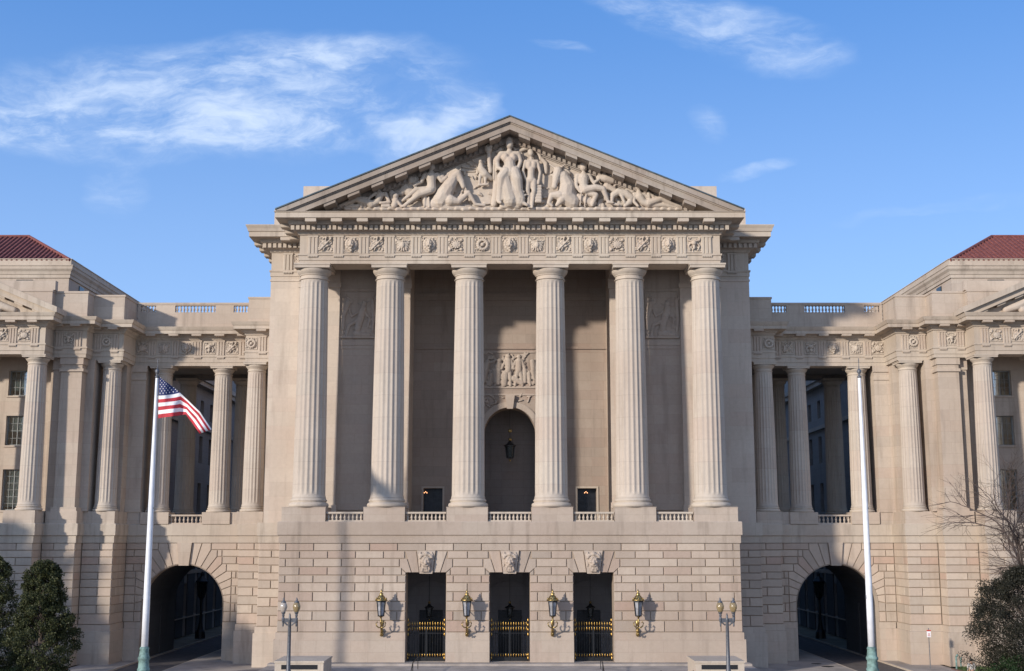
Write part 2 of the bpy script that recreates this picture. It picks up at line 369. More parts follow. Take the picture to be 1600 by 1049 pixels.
# blob sculpting: capsule chains -> voxel remesh
def capsule(mb, p, q, ra, rb):
    mb.ball(p, ra, 10); mb.ball(q, rb, 10)
    if (Vector(p) - Vector(q)).length > 1e-4: mb.tube([p, q], [ra, rb], 10)
def sculpt(name, chains, voxel, parent, mat='carve', smooth_it=1, origin=None, extra=None):
    mb = MB()
    for ch in chains:
        if len(ch) == 1: mb.ball(ch[0][0], ch[0][1], 10, sc=ch[0][2] if len(ch[0]) > 2 else (1, 1, 1))
        else:
            for a, b_ in zip(ch[:-1], ch[1:]): capsule(mb, a[0], b_[0], a[1], b_[1])
    if extra: extra(mb)
    o = obj(name, mb, mat, parent, origin)
    md = o.modifiers.new('r', 'REMESH'); md.mode = 'VOXEL'; md.voxel_size = voxel; md.use_smooth_shade = True
    if smooth_it:
        ms = o.modifiers.new('s', 'SMOOTH'); ms.iterations = smooth_it; ms.factor = .5
    dg = bpy.context.evaluated_depsgraph_get(); dg.update()
    me = bpy.data.meshes.new_from_object(o.evaluated_get(dg)); o.modifiers.clear(); old = o.data; o.data = me
    bpy.data.meshes.remove(old)
    if not me.materials: me.materials.append(M[mat])
    me.polygons.foreach_set('use_smooth', [True] * len(me.polygons))
    return o

# ---------------------------------------------------------------- rustication
def inset_poly(poly, d):
    n = len(poly); area = sum(poly[i][0] * poly[(i + 1) % n][1] - poly[(i + 1) % n][0] * poly[i][1] for i in range(n))
    if area < 0: poly = poly[::-1]
    out = []
    for i in range(n):
        p0, p1, p2 = Vector(poly[i - 1]), Vector(poly[i]), Vector(poly[(i + 1) % n])
        d1 = (p1 - p0).normalized(); d2 = (p2 - p1).normalized()
        n1 = Vector((-d1.y, d1.x)); n2 = Vector((-d2.y, d2.x)); k = 1 + n1.dot(n2)
        q = p1 + (n1 + n2) * (d / max(k, .35)); out.append((q.x, q.y))
    return out
GW = .035; GD = .075
def block(mb, poly, plane, axis='y-', mi=0):
    """raised block; poly in (a,z) ; plane = front plane ; groove plane is GD behind"""
    q = inset_poly(poly, GW); q2 = inset_poly(poly, GW + .018); n = len(q)
    def pt(a, z, dep):
        if axis == 'y-': return (a, plane + dep, z)
        if axis == 'x+': return (plane - dep, a, z)
        return (plane + dep, a, z)
    vs = [pt(a, z, GD) for a, z in q] + [pt(a, z, .018) for a, z in q] + [pt(a, z, 0) for a, z in q2]
    fs = [(i, (i + 1) % n, n + (i + 1) % n, n + i) for i in range(n)] + [(n + i, n + (i + 1) % n, 2 * n + (i + 1) % n, 2 * n + i) for i in range(n)] + [tuple(range(2 * n, 3 * n))]
    mb.add(vs, fs, mi)
ZS = [8.91, 8.33, 7.76, 7.14, 6.52, 5.95, 5.29, 4.58, 3.87, 3.17, 2.32]
def rust(mb, a0, a1, plane, axis='y-', w=2.2, phase=0, skip=None, zs=ZS):
    for i in range(len(zs) - 1):
        zt, zb = zs[i], zs[i + 1]
        iv = [(a0, a1)]
        if skip:
            for lo, hi in skip(i):
                nv = []
                for p, q in iv:
                    if hi <= p or lo >= q: nv.append((p, q)); continue
                    if lo > p: nv.append((p, lo))
                    if hi < q: nv.append((hi, q))
                iv = nv
        for p, q in iv:
            js = []; k = math.floor((p - phase) / w) - 1
            while True:
                x = phase + k * w + (w / 2 if i % 2 else 0)
                if x > q - .35: break
                if x > p + .35: js.append(x)
                k += 1
            e = [p] + js + [q]
            for x0, x1 in zip(e[:-1], e[1:]): block(mb, [(x0, zb), (x1, zb), (x1, zt), (x0, zt)], plane, axis)

# ---------------------------------------------------------------- columns
def shaft_mesh(name, r0, r1, h, flutes=20):
    mb = MB(); ring = []
    SEG = 8
    zz = [0, .18, .34, .5, .7] + [h * k / 12 for k in range(1, 12)] + [h - .6, h - .4, h - .25, h - .1, h]
    zz = sorted(set(z for z in zz))
    vs = []; n = flutes * SEG
    for z in zz:
        t_ = z / h; r = r0 + (r1 - r0) * t_ + .022 * math.sin(PI * t_)
        e = min(1, max(0, (z - .18) / .45)) * min(1, max(0, (h - .1 - z) / .4)); e = math.sin(e * PI / 2)
        fl = 0.05 if z < .1 else 0
        for i in range(n):
            q = (i % SEG) / SEG
            dep = 0 if q < .16 else math.sin((q - .16) / .84 * PI)
            rr = r - dep * e * r * .05 + fl
            a = 2 * PI * i / n; vs.append((rr * math.cos(a), rr * math.sin(a), z))
    fs = [(j * n + i, j * n + (i + 1) % n, (j + 1) * n + (i + 1) % n, (j + 1) * n + i) for j in range(len(zz) - 1) for i in range(n)]
    mb.add(vs, fs); return mb
def base_mb(r, h):
    mb = MB(); k = h / .75
    pr = [(r * 1.16, 0), (r * 1.2, .06 * k), (r * 1.215, .17 * k), (r * 1.19, .28 * k), (r * 1.12, .34 * k), (r * 1.07, .37 * k), (r * 1.05, .42 * k), (r * 1.09, .46 * k), (r * 1.12, .52 * k), (r * 1.10, .59 * k), (r * 1.05, .63 * k), (r * 1.03, .75 * k)]
    mb.lathe(pr, 0, 0, 48); return mb
def cap_mb(r, h, hw):
    mb = MB(); k = h / 1.1
    pr = [(r * 1.0, 0), (r * 1.09, .02 * k), (r * 1.09, .07 * k), (r * 1.02, .09 * k), (r * 1.0, .30 * k), (r * 1.06, .32 * k), (r * 1.07, .38 * k), (r * 1.12, .43 * k), (r * 1.22, .56 * k), (r * 1.27, .68 * k), (r * 1.27, .74 * k), (r * 1.18, .78 * k)]
    mb.lathe(pr, 0, 0, 48); mb.box(-hw, hw, -hw, hw, .78 * k, .98 * k); mb.box(-hw * 1.04, hw * 1.04, -hw * 1.04, hw * 1.04, .98 * k, 1.1 * k); return mb
COLS = {}
def column(kind, x, y, z0, z1, r0, r1, parent, label=None):
    hb, hc = (.72, 1.2) if kind == 'main' else (.46, .78)
    hw = 1.38 if kind == 'main' else .96
    if kind not in COLS:
        root = obj('column', shaft_mesh('s', r0, r1, z1 - z0 - hb - hc), 'shaft', parent, origin=(0, 0, 0))
        root.data.name = 'fluted_shaft'
        a = obj('base', base_mb(r0, hb), 'trim', None, origin=(0, 0, 0), smooth=True)
        b_ = obj('capital', cap_mb(r1, hc, hw), 'trim', None, origin=(0, 0, 0))
        COLS[kind] = (root.data, a.data, b_.data)
        for q in (root, a, b_): bpy.data.objects.remove(q)
    ds, db, dc = COLS[kind]
    c = bpy.data.objects.new('column', ds); COL.objects.link(c); place(c, parent, (x, y, z0 + hb))
    bo = bpy.data.objects.new('base', db); COL.objects.link(bo); place(bo, c, (x, y, z0))
    co = bpy.data.objects.new('capital', dc); COL.objects.link(co); place(co, c, (x, y, z1 - hc))
    if label: c['label'] = label
    return c

# ---------------------------------------------------------------- entablature pieces
def triglyph_mb(w_, h):
    mb = MB(); g = w_ / 10.0
    xs = [(-5, .06), (-4.4, 0), (-2.55, 0), (-1.9, .07), (-1.75, .07), (-1.1, 0), (1.1, 0), (1.75, .07), (1.9, .07), (2.55, 0), (4.4, 0), (5, .06)]
    poly = [(x * g, y) for x, y in xs] + [(5 * g, .16), (-5 * g, .16)]
    mb.slab(poly, 0, h * .90); mb.box(-5 * g - .01, 5 * g + .01, -.02, .16, h * .90, h)
    return mb
def gutta(mb, x, y, z, w_):
    mb.box(x - w_ / 2, x + w_ / 2, y - .1, y, z - .07, z)
    for k in range(6):
        gx = x - w_ / 2 + w_ * (k + .5) / 6; mb.box(gx - w_ * .05, gx + w_ * .05, y - .09, y, z - .16, z - .07)
META = {}
def metope_data(kind, s_):
    """carved ornaments about s_ metres square, centred on origin, facing -y"""
    key = (kind, s_)
    if key in META: return META[key]
    rnd = random.Random(kind * 17 + 3); h = s_ / 2; ch = []
    def b3(x, z, y, r): return ((x * h, -y * h, z * h), r * h)
    def ball(x, z, y, r, sc=(1, 1, 1)): ch.append([((x * h, -y * h, z * h), r * h, sc)])
    def line(pts, r): ch.append([b3(x, z, y, r) for x, z, y in pts])
    if kind == 0:                                       # lion head
        for k in range(13):
            a = 2 * PI * k / 13; ball(.60 * math.cos(a), .05 + .62 * math.sin(a), .12, .24)
            line([(.42 * math.cos(a + .2), .05 + .45 * math.sin(a + .2), .2), (.78 * math.cos(a + .3), .05 + .8 * math.sin(a + .3), .1)], .08)
        ball(0, .12, .25, .46); ball(0, .42, .42, .26); ball(-.22, .18, .55, .13); ball(.22, .18, .55, .13)
        line([(0, .3, .6), (0, -.1, .78)], .12); ball(-.15, -.18, .66, .19); ball(.15, -.18, .66, .19); ball(0, -.48, .5, .18); ball(0, -.78, .2, .2)
        ball(-.42, .5, .3, .14); ball(.42, .5, .3, .14)
    elif kind == 1:                                     # oval shield with crossed staves
        ball(0, 0, .12, .62, (1, .45, .82)); line([(-.8, -.75, .1), (.8, .75, .1)], .09); line([(.8, -.75, .1), (-.8, .75, .1)], .09)
        for k in range(12): a = 2 * PI * k / 12; ball(.58 * math.cos(a), .48 * math.sin(a), .3, .09)
        for sx in (-1, 1):
            ball(sx * .72, .6, .1, .2); ball(sx * .72, -.6, .1, .2)
    elif kind == 2:                                     # standing bird with spread wings
        ball(0, -.05, .25, .28, (1, .8, 1.5)); ball(.05, .5, .35, .17); line([(.1, .5, .4), (.3, .42, .4)], .07)
        for sx in (-1, 1):
            for k in range(5): line([(sx * .2, .3 - k * .08, .2), (sx * (.85 - k * .09), .5 - k * .3, .08)], .11)
            line([(sx * .12, -.4, .2), (sx * .15, -.8, .15)], .09)
    elif kind == 3:                                     # wreath
        for k in range(16):
            a = 2 * PI * k / 16; ball(.6 * math.cos(a), .6 * math.sin(a), .15, .2); line([(.5 * math.cos(a), .5 * math.sin(a), .25), (.82 * math.cos(a + .25), .82 * math.sin(a + .25), .12)], .08)
        ball(0, 0, .15, .28); line([(-.3, -.3, .2), (.35, .35, .2)], .09)
    elif kind == 4:                                     # trophy of tools and leaves
        for k in range(26):
            x, z = rnd.uniform(-.75, .75), rnd.uniform(-.75, .75); a = rnd.uniform(0, PI)
            line([(x, z, .12), (x + .35 * math.cos(a), z + .35 * math.sin(a), .2)], rnd.uniform(.08, .14))
        line([(-.7, -.7, .3), (.65, .7, .3)], .1)
    else:                                               # ox skull
        ball(0, .2, .2, .36); ball(0, -.35, .25, .2, (1, .9, 1.6)); line([(-.25, .45, .2), (-.7, .55, .15), (-.75, .85, .1)], .1); line([(.25, .45, .2), (.7, .55, .15), (.75, .85, .1)], .1)
        for sx in (-1, 1): line([(sx * .4, .2, .15), (sx * .7, -.2, .12), (sx * .5, -.7, .1)], .1)
    for k in range(34):                                 # leafy ground filling the panel
        x, z = rnd.uniform(-.82, .82), rnd.uniform(-.82, .82); a = rnd.uniform(0, PI); L = rnd.uniform(.12, .3)
        line([(x, z, .02), (max(-.9, min(.9, x + L * math.cos(a))), max(-.9, min(.9, z + L * math.sin(a))), .07)], rnd.uniform(.05, .09))
    for p, q_ in (((-1, -1), (1, -1)), ((1, -1), (1, 1)), ((1, 1), (-1, 1)), ((-1, 1), (-1, -1))): line([(p[0] * .98, p[1] * .98, .02), (q_[0] * .98, q_[1] * .98, .02)], .07)
    o = sculpt('m', ch, s_ / 52, None, origin=(0, 0, 0), smooth_it=0)
    META[key] = o.data; o.data.name = 'metope_relief'; bpy.data.objects.remove(o); return META[key]
def metope(kind, s_, x, y, z, parent):
    c = bpy.data.objects.new('metope', metope_data(kind, s_)); COL.objects.link(c); place(c, parent, (x, y, z)); return c

BAL = {}
def balustrade(parent, x0, x1, y, z0, z1, n, sx=1, mat='trim'):
    """top and bottom rail with separately modelled balusters"""
    mb = MB(sx); mb.box(x0, x1, y - .16, y + .16, z0, z0 + .1); mb.box(x0, x1, y - .18, y + .18, z1 - .14, z1)
    b_ = obj('balustrade', mb, mat, parent)
    h = round(z1 - z0 - .24, 3)
    if h not in BAL:
        q = MB(); pr = [(.09, 0), (.09, .1), (.05, .14), (.07, .22), (.105, .38), (.10, .48), (.06, .68), (.045, .78), (.07, .84), (.045, .88), (.09, .9), (.09, 1)]
        q.lathe([(r, z * h) for r, z in pr], 0, 0, 10); o = obj('baluster', q, mat, None, origin=(0, 0, 0), smooth=True); BAL[h] = o.data; bpy.data.objects.remove(o)
    for k in range(n):
        xx = sx * (x0 + (x1 - x0) * (k + .5) / n)
        c = bpy.data.objects.new('baluster', BAL[h]); COL.objects.link(c); place(c, b_, (xx, y, z0 + .1))
    return b_

# ================================================================ MAIN BUILDING
A = empty('auditorium', (0, 6, -.85), 'tall limestone auditorium with six giant fluted columns, carved pediment and three gated doorways', 'building')
DX = [-6.33, 0, 6.33]; DW = 1.52; DT = 6.70
# podium core (groove plane) with door openings
g = MB()
yf = -1 + GD
edges = [-17.46] + [v for d in DX for v in (d - DW - .0, d + DW + .0)] + [17.46]
for a, b_ in zip(edges[::2], edges[1::2]): g.box(a, b_, yf, .9, 2.3, 8.92)
for d in DX: g.box(d - DW, d + DW, yf, .9, DT + .03, 8.92)
for sx in (-1, 1): q = MB(sx); q.box(17.42, 17.46, .9, 5.3, -.85, 8.92); g.v += q.v; g.f += [tuple(i + len(g.v) - 8 for i in f) for f in q.f]; g.m += q.m
obj('podium_wall_core', g, 'groove', A)
rb = MB()
def door_skip(i):
    zt, zb = ZS[i], ZS[i + 1]
    if i == 0: return []
    s = 1.62 if i == 1 else (2.02 if i == 2 else (2.02 if i == 3 and False else DW))
    if i == 3: s = DW + .32
    return [(d - s, d + s) for d in DX]
rust(rb, -17.5, 17.5, -1, w=2.12, phase=-.02, skip=door_skip)
for sx, ax in ((-1, 'x-'), (1, 'x+')): rust(rb, -.95, 5.3, sx * 17.5, ax, w=2.12, phase=.1)
for d in DX:
    for sx in (-1, 1):
        pl = lambda pts: [(d + sx * a, z) for a, z in pts]
        block(rb, pl([(.50, DT), (1.08, DT), (1.62, 8.33), (.72, 8.33)]), -1)
        block(rb, pl([(1.08, DT), (DW, DT), (DW + .32, 7.14), (2.02, 7.14), (2.02, 7.76), (1.425, 7.76)]), -1) if False else block(rb, pl([(1.08, DT), (DW, DT), (2.02, 7.14), (2.02, 7.76), (1.43, 7.76)]), -1)
        # small quarter block under the shoulder
        block(rb, pl([(DW + .0, 6.52), (DW + .32, 6.52), (DW + .32, 7.0), (DW, DT + .02)]), -1)
obj('rusticated_wall', rb, 'rustmain', A)
# smooth jamb base and plinth courses
for a, b_ in zip(edges[::2], edges[1::2]):
    pb = MB()
    l = -.12 if a < -17 else 0; r_ = .12 if b_ > 17 else 0
    pb.box(a + l, b_ + r_, -1.02, .9, 1.80, 2.30)
    pb.box(a + l * 2, b_ + r_ * 2, -1.10, .9, .13, 1.80)
    obj('plinth_course', pb, 'plinth', A)
lb = MB(); lb.sweep([(-17.5, 5.3), (-17.5, -1), (17.5, -1), (17.5, 5.3)], [(-1.5, 8.92), (.04, 8.92), (.04, 9.47), (.07, 9.50), (.15, 9.53), (.15, 10.48), (.10, 10.54), (-1.5, 10.54)])
obj('ledge_course', lb, 'ledge', A)
fl = MB(); fl.box(-16, 16, -.9, 9, 10.3, 10.53); obj('portico_floor', fl, 'trim', A)
# keystones with masks
for d in DX:
    kb = MB(); kb.prism([(d - .48, DT - .06), (d + .48, DT - .06), (d + .70, 8.36), (d - .70, 8.36)], -1.16, -.9)
    ks = obj('keystone', kb, 'plinth', A)
    ch = []
    def q(x, z, y, r): return ((d + x, -1.12 - y, z), r)
    ch.append([q(0, 7.55, .05, .40)]); ch.append([q(0, 7.35, .12, .34), q(0, 7.1, .14, .22)]); ch.append([q(0, 7.72, .35, .09), q(0, 7.42, .48, .12)])
    ch.append([q(-.15, 7.7, .38, .09)]); ch.append([q(.15, 7.7, .38, .09)]); ch.append([q(-.14, 7.28, .36, .1), q(.14, 7.28, .36, .1)])
    for k in range(9):
        a = PI * k / 8; ch.append([q(.42 * math.cos(a), 7.85 + .22 * math.sin(a), .12, .13)])
    for k in range(5): ch.append([q(-.24 + .12 * k, 7.15, .2, .09), q(-.2 + .1 * k, 6.82, .16, .07)])
    ch.append([q(0, 8.1, .1, .2)]); ch.append([q(-.44, 7.6, 0, .12), q(-.46, 7.2, 0, .09)]); ch.append([q(.44, 7.6, 0, .12), q(.46, 7.2, 0, .09)])
    rnd = random.Random(int(d * 3 + 50))
    for k in range(14): x_, z_ = rnd.uniform(-.34, .34), rnd.uniform(6.8, 7.25); ch.append([q(x_, z_, .2, .06), q(x_ * .8, z_ + .2, .3, .04)])
    for sg in (-1, 1): ch += [[q(sg * .06, 7.84, .42, .05), q(sg * .27, 7.82, .34, .05)], [q(sg * .2, 7.52, .36, .11)], [q(sg * .5, 8.0, .05, .1), q(sg * .42, 8.2, .05, .08)]]
    sculpt('mask', ch, .03, ks, mat='plinth', smooth_it=0)
# vestibule
vb = MB(); vb.box(-10, 10, .9, 6.0, -.2, .02); vb.box(-10, 10, .9, 6.4, 7.3, 7.6)
for x in (-10, 9.7): vb.box(x, x + .3, .9, 6.0, .02, 7.3)
xs = [-10] + [v for d in DX for v in (d - .95, d + .95)] + [10]
for a, b_ in zip(xs[::2], xs[1::2]): vb.box(a, b_, 5.6, 6.0, .02, 7.3)
for d in DX: vb.box(d - .95, d + .95, 5.6, 6.0, 3.6, 7.3)
for x in (-3.16, 3.16):
    vb.box(x - .9, x + .9, .9, 5.6, .02, 7.3)
obj('vestibule', vb, 'vest', A)
for d in DX:
    ab = MB()
    for k in range(12):
        a0 = PI * k / 12; a1 = PI * (k + 1) / 12
        p0 = (d + 1.75 * math.cos(a0), 4.7 + 1.0 * math.sin(a0)); p1 = (d + 1.75 * math.cos(a1), 4.7 + 1.0 * math.sin(a1))
        ab.add([(p0[0], 5.4, p0[1]), (p1[0], 5.4, p1[1]), (p1[0], 5.4, p1[1] + .18), (p0[0], 5.4, p0[1] + .18), (p0[0], 5.6, p0[1]), (p1[0], 5.6, p1[1]), (p1[0], 5.6, p1[1] + .18), (p0[0], 5.6, p0[1] + .18)],
               [(0, 1, 2, 3), (0, 4, 5, 1), (3, 2, 6, 7), (4, 7, 6, 5)])
    obj('arch_moulding', ab, 'vest', A)
    db = MB(); db.box(d - .95, d + .95, 5.85, 5.95, .02, 3.6)
    for sx in (-1, 1):
        for z0, z1 in ((.3, 1.3), (1.5, 2.5), (2.7, 3.4)): db.box(d + sx * .48 - .33, d + sx * .48 + .33, 5.80, 5.86, z0, z1)
    dd = obj('door', db, 'bronze', A)
    hb = MB(); hb.tube([(d + .08, 5.76, 1.0), (d + .08, 5.76, 1.6)], .025); obj('handle', hb, 'gold', dd)
    # gate in the doorway
    gb = MB(); sb = MB(); y = .05
    for z in (.35, .62, 2.15, 2.62): gb.box(d - DW + .12, d + DW - .12, y - .03, y + .03, z, z + .05)
    gb.box(d - .05, d + .05, y - .05, y + .05, .15, 2.62)
    for sx in (-1, 1): gb.box(d + sx * (DW - .16) - .05, d + sx * (DW - .16) + .05, y - .06, y + .06, .13, 2.7)
    gb.box(d - DW + .12, d + DW - .12, y - .015, y + .015, .13, .35)
    for k in range(14):
        x = d - DW + .26 + (2 * DW - .52) * k / 13
        if abs(x - d) < .09: continue
        gb.tube([(x, y, .16), (x, y, 2.75)], .017, 5)
        for z, s_ in ((2.50, 1.25), (2.86, 1.25), (.55, .95)):
            sb.lathe([(.005, z - .14 * s_), (.030, z - .05 * s_), (.036, z), (.018, z + .09 * s_), (.003, z + .16 * s_)], x, y - .02, 6)
    for sx in (-1, 1):
        x = d + sx * (DW - .14)
        for z in (2.1, 2.45, 2.8, 3.15, .35, .6): sb.lathe([(.01, z - .14), (.05, z - .07), (.055, z), (.03, z + .08), (.008, z + .17)], x, y - .08, 8)
    gt = obj('gate', gb, 'iron', A); obj('gilt_spear_tips', sb, 'gatetip', gt, smooth=True)
    th = MB(); th.box(d - DW - .02, d + DW + .02, -1.35, .9, .0, .12); obj('threshold', th, 'trim', A)

# pedestals, balustrades, columns
CXS = [-15.55, -9.5, -3.22, 3.22, 9.5, 15.55]
PW = [(14.05, 17.38), (8.0, 11.15), (1.68, 4.82)]
for sx in (-1, 1):
    for a, b_ in PW:
        q = MB(sx); q.box(a, b_, -1.0, 2.1, 10.54, 11.58); q.box(a - .02, b_ + .02, -1.03, 2.13, 11.58, 11.64); obj('pedestal', q, 'plinth', A)
for a, b_, n in ((-14.0, -11.2, 9), (-7.95, -4.87, 10), (-1.63, 1.63, 11), (4.87, 7.95, 10), (11.2, 14.0, 9)):
    balustrade(A, a, b_, -.62, 10.54, 11.27, n)
for x in CXS: column('main', x, .3, 11.64, 30.65, 1.27, 1.09, A)

# body of the hall: lower part, upper part
for sx in (-1, 1):
    q = MB(sx); q.box(17.46, 20.28, 5.3 + GD, 8, 2.3, 8.92); q.box(20.28 - .03, 20.28 - GD, 5.4, 60, -.85, 8.92)
    obj('side_wall_core', q, 'groove', A)
    q = MB(sx); rust(q, 17.5, 20.3, 5.3, w=2.3, phase=18.1); obj('rusticated_side_wall', q, 'rust', A); q = MB(sx); rust(q, 5.35, 14, 20.3 , 'x+', w=2.3, phase=5.9); obj('rusticated_side_wall', q, 'rust', A)
    q = MB(sx); q.box(17.4, 20.42, 5.26, 8, 1.8, 2.3); q.box(17.4, 20.54, 5.16, 8, -.85, 1.8); obj('plinth_course', q, 'ashlar', A); q = MB(sx); q.box(17.46, 20.34, 5.26, 8, 8.92, 9.5); q.box(17.46, 20.44, 5.15, 8, 9.5, 10.54)
    obj('side_ledge', q, 'cornice', A)
    q = MB(sx); q.box(17.3, 20.0, 5.3, 60, 10.54, 30.5); q.box(17.3, 20.06, 5.24, 6, 30.5, 30.66)
    obj('hall_wall', q, 'ashlar', A)
    q = MB(sx); q.box(13.95, 17.3, 3.5, 8, 10.54, 32.4)                                # pilaster mass behind end column
    q.box(13.85, 17.35, 3.38, 3.6, 10.54, 11.9); q.box(13.85, 17.35, 3.38, 3.6, 29.6, 30.0)
    obj('anta', q, 'ashlar', A)
    q = MB(sx); q.box(8.15, 10.9, 3.3, 8, 10.54, 32.4); q.box(8.05, 11.0, 3.2, 3.4, 10.54, 12.1); q.box(8.05, 11.0, 3.2, 3.45, 29.5, 30.3); obj('anta', q, 'ashlar', A)
    q = MB(sx); q.box(10.9, 13.95, 3.75, 8, 10.54, 32.6); q.box(10.9, 13.95, 3.66, 3.75, 24.85, 25.25); q.box(10.9, 13.95, 3.70, 3.75, 24.55, 24.85); q.box(10.9, 13.95, 3.62, 3.75, 11.5, 12.3)
    q.box(10.9, 13.95, 3.68, 3.75, 29.35, 29.6)
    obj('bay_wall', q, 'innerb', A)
    # carved panel: seated winged figure
    ch = []; cx = sx * 12.45
    def q3(x, z, y, r): return ((cx + x, 3.80 - y * .6, z), r * .72)
    ch += [[q3(.5, 28.3, .14, .3)], [q3(.45, 27.9, .12, .34), q3(.2, 27.0, .14, .42), q3(.0, 26.2, .16, .36)], [q3(.1, 26.9, .2, .24), q3(-.7, 26.5, .2, .2), q3(-.9, 25.7, .14, .14)],
           [q3(.5, 27.7, .16, .17), q3(1.0, 27.0, .16, .13), q3(.8, 26.3, .16, .1)], [q3(.1, 27.6, .16, .16), q3(-.5, 27.2, .2, .12), q3(-.7, 27.8, .16, .1)],
           [q3(-.8, 28.4, .1, .3), q3(-1.2, 27.2, .08, .26), q3(-1.2, 26.2, .08, .2)], [q3(-.2, 25.8, .14, .3), q3(.9, 25.7, .1, .24)], [q3(-1.3, 25.5, .05, .15), q3(1.3, 25.5, .05, .15)],
           [q3(1.2, 28.6, .05, .2), q3(1.3, 27.2, .05, .22), q3(1.2, 26, .05, .15)]]
    rnd = random.Random(5)
    for k in range(26):
        x, z = rnd.uniform(-1.3, 1.3), rnd.uniform(25.6, 28.9); a = rnd.uniform(0, PI); ch.append([q3(x, z, .05, .09), q3(x + .4 * math.cos(a), z + .4 * math.sin(a), .07, .06)])
    fb_ = MB(sx); fb_.box(11.1, 13.75, 3.68, 3.75, 25.4, 29.2); obj('panel_field', fb_, 'innerb', A)
    rl = sculpt('relief_panel', ch, .045, A, mat='innerb')
    for v_ in rl.data.vertices: v_.co.y *= .5
    rl.location.y -= .10
# recess back wall with tall niche
q = MB(); q.archwall(-8.15, 8.15, 13.4, 32.6, 0, 2.15, 18.0, 7.5, 9.5, 32)
q2 = q
for sx in (-1, 1):
    q.box(*sorted((sx * 2.15, sx * 5.6)), 7.5, 9.5, 10.54, 13.4); q.box(*sorted((sx * 7.2, sx * 8.15)), 7.5, 9.5, 10.54, 13.4)
q.box(-8.15, 8.15, 7.38, 7.5, 25.1, 25.32); q.box(-8.15, 8.15, 7.36, 7.5, 29.3, 29.9)
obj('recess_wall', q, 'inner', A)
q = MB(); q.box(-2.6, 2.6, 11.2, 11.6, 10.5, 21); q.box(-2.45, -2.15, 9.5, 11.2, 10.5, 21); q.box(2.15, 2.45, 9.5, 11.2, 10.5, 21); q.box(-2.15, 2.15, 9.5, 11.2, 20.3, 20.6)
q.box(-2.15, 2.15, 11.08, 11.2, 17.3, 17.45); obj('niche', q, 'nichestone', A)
ab = MB()
for k in range(32):
    a0, a1 = PI * k / 32, PI * (k + 1) / 32
    v = []
    for yy, r in ((7.35, 2.15), (7.35, 2.62), (7.5, 2.62), (7.5, 2.15)):
        v += [(r * math.cos(a0), yy, 18 + r * math.sin(a0)), (r * math.cos(a1), yy, 18 + r * math.sin(a1))]
    ab.add(v, [(0, 1, 3, 2), (2, 3, 5, 4), (6, 7, 1, 0)])
for sx in (-1, 1): ab.box(*sorted((sx * 2.15, sx * 2.62)), 7.35, 7.5, 10.54, 18)
ab.prism([(-.25, 20.0), (.25, 20.0), (.4, 21.15), (-.4, 21.15)], 7.1, 7.5)
obj('niche_archivolt', ab, 'innerb', A)
# relief over niche
ch = []; rnd = random.Random(11)
def q4(x, z, y, r): return ((x, 7.52 - y, z), r)
for x, lean in ((-.15, 0), (.75, .1)):
    ch += [[q4(x, 24.45, .2, .2)], [q4(x, 24.1, .16, .26), q4(x, 23.3, .2, .26)], [q4(x - .12, 23.2, .18, .17), q4(x - .22 - lean, 22.0, .15, .11)], [q4(x + .12, 23.2, .18, .17), q4(x + .2 + lean, 22.0, .15, .11)],
           [q4(x - .25, 24.1, .18, .11), q4(x - .55, 23.4, .2, .09)], [q4(x + .25, 24.1, .18, .11), q4(x + .5, 23.4, .2, .09)]]
for sx in (-1, 1):
    ch += [[q4(sx * 1.9, 24.0, .12, .24), q4(sx * 2.1, 23.3, .14, .34), q4(sx * 2.3, 22.4, .12, .3)], [q4(sx * 1.6, 23.0, .14, .16), q4(sx * 1.7, 22.0, .12, .1)], [q4(sx * 1.2, 23.6, .1, .18)], [q4(sx * 1.25, 23.3, .1, .2), q4(sx * 1.25, 22.3, .1, .16)]]
for k in range(120):
    x, z = rnd.uniform(-2.6, 2.6), rnd.uniform(22, 24.7); a = rnd.uniform(0, PI); ch.append([q4(x, z, .04, rnd.uniform(.07, .14)), q4(x + .35 * math.cos(a), z + .35 * math.sin(a), .1, .06)])
ch += [[q4(-.9, 24.1, .14, .2)], [q4(-.95, 23.7, .1, .24), q4(-1.0, 22.2, .1, .2)], [q4(-.4, 23.0, .1, .3), q4(-.5, 22.1, .1, .26)], [q4(.3, 22.6, .08, .24), q4(1.0, 22.2, .1, .22)]]
cp_ = sculpt('carved_panel', ch, .04, A, mat='innerb')
for v_ in cp_.data.vertices: v_.co.y *= .7
q = MB(); q.box(-2.9, 2.9, 7.4, 7.5, 21.75, 21.95); q.box(-2.9, 2.9, 7.4, 7.5, 21.15, 21.3); q.box(-2.9, 2.9, 7.4, 7.5, 24.78, 24.9); obj('string_course', q, 'innerb', A)
ch = []
for k in range(90):
    x = rnd.uniform(-2.8, 2.8); z = rnd.uniform(19.0, 21.1)
    if math.hypot(x, z - 18) < 2.75: continue
    a = rnd.uniform(0, PI); ch.append([q4(x, z, .06, .09), q4(x + .3 * math.cos(a), z + .3 * math.sin(a), .12, .05)])
sculpt('spandrel_carving', ch, .045, A, mat='innerb')
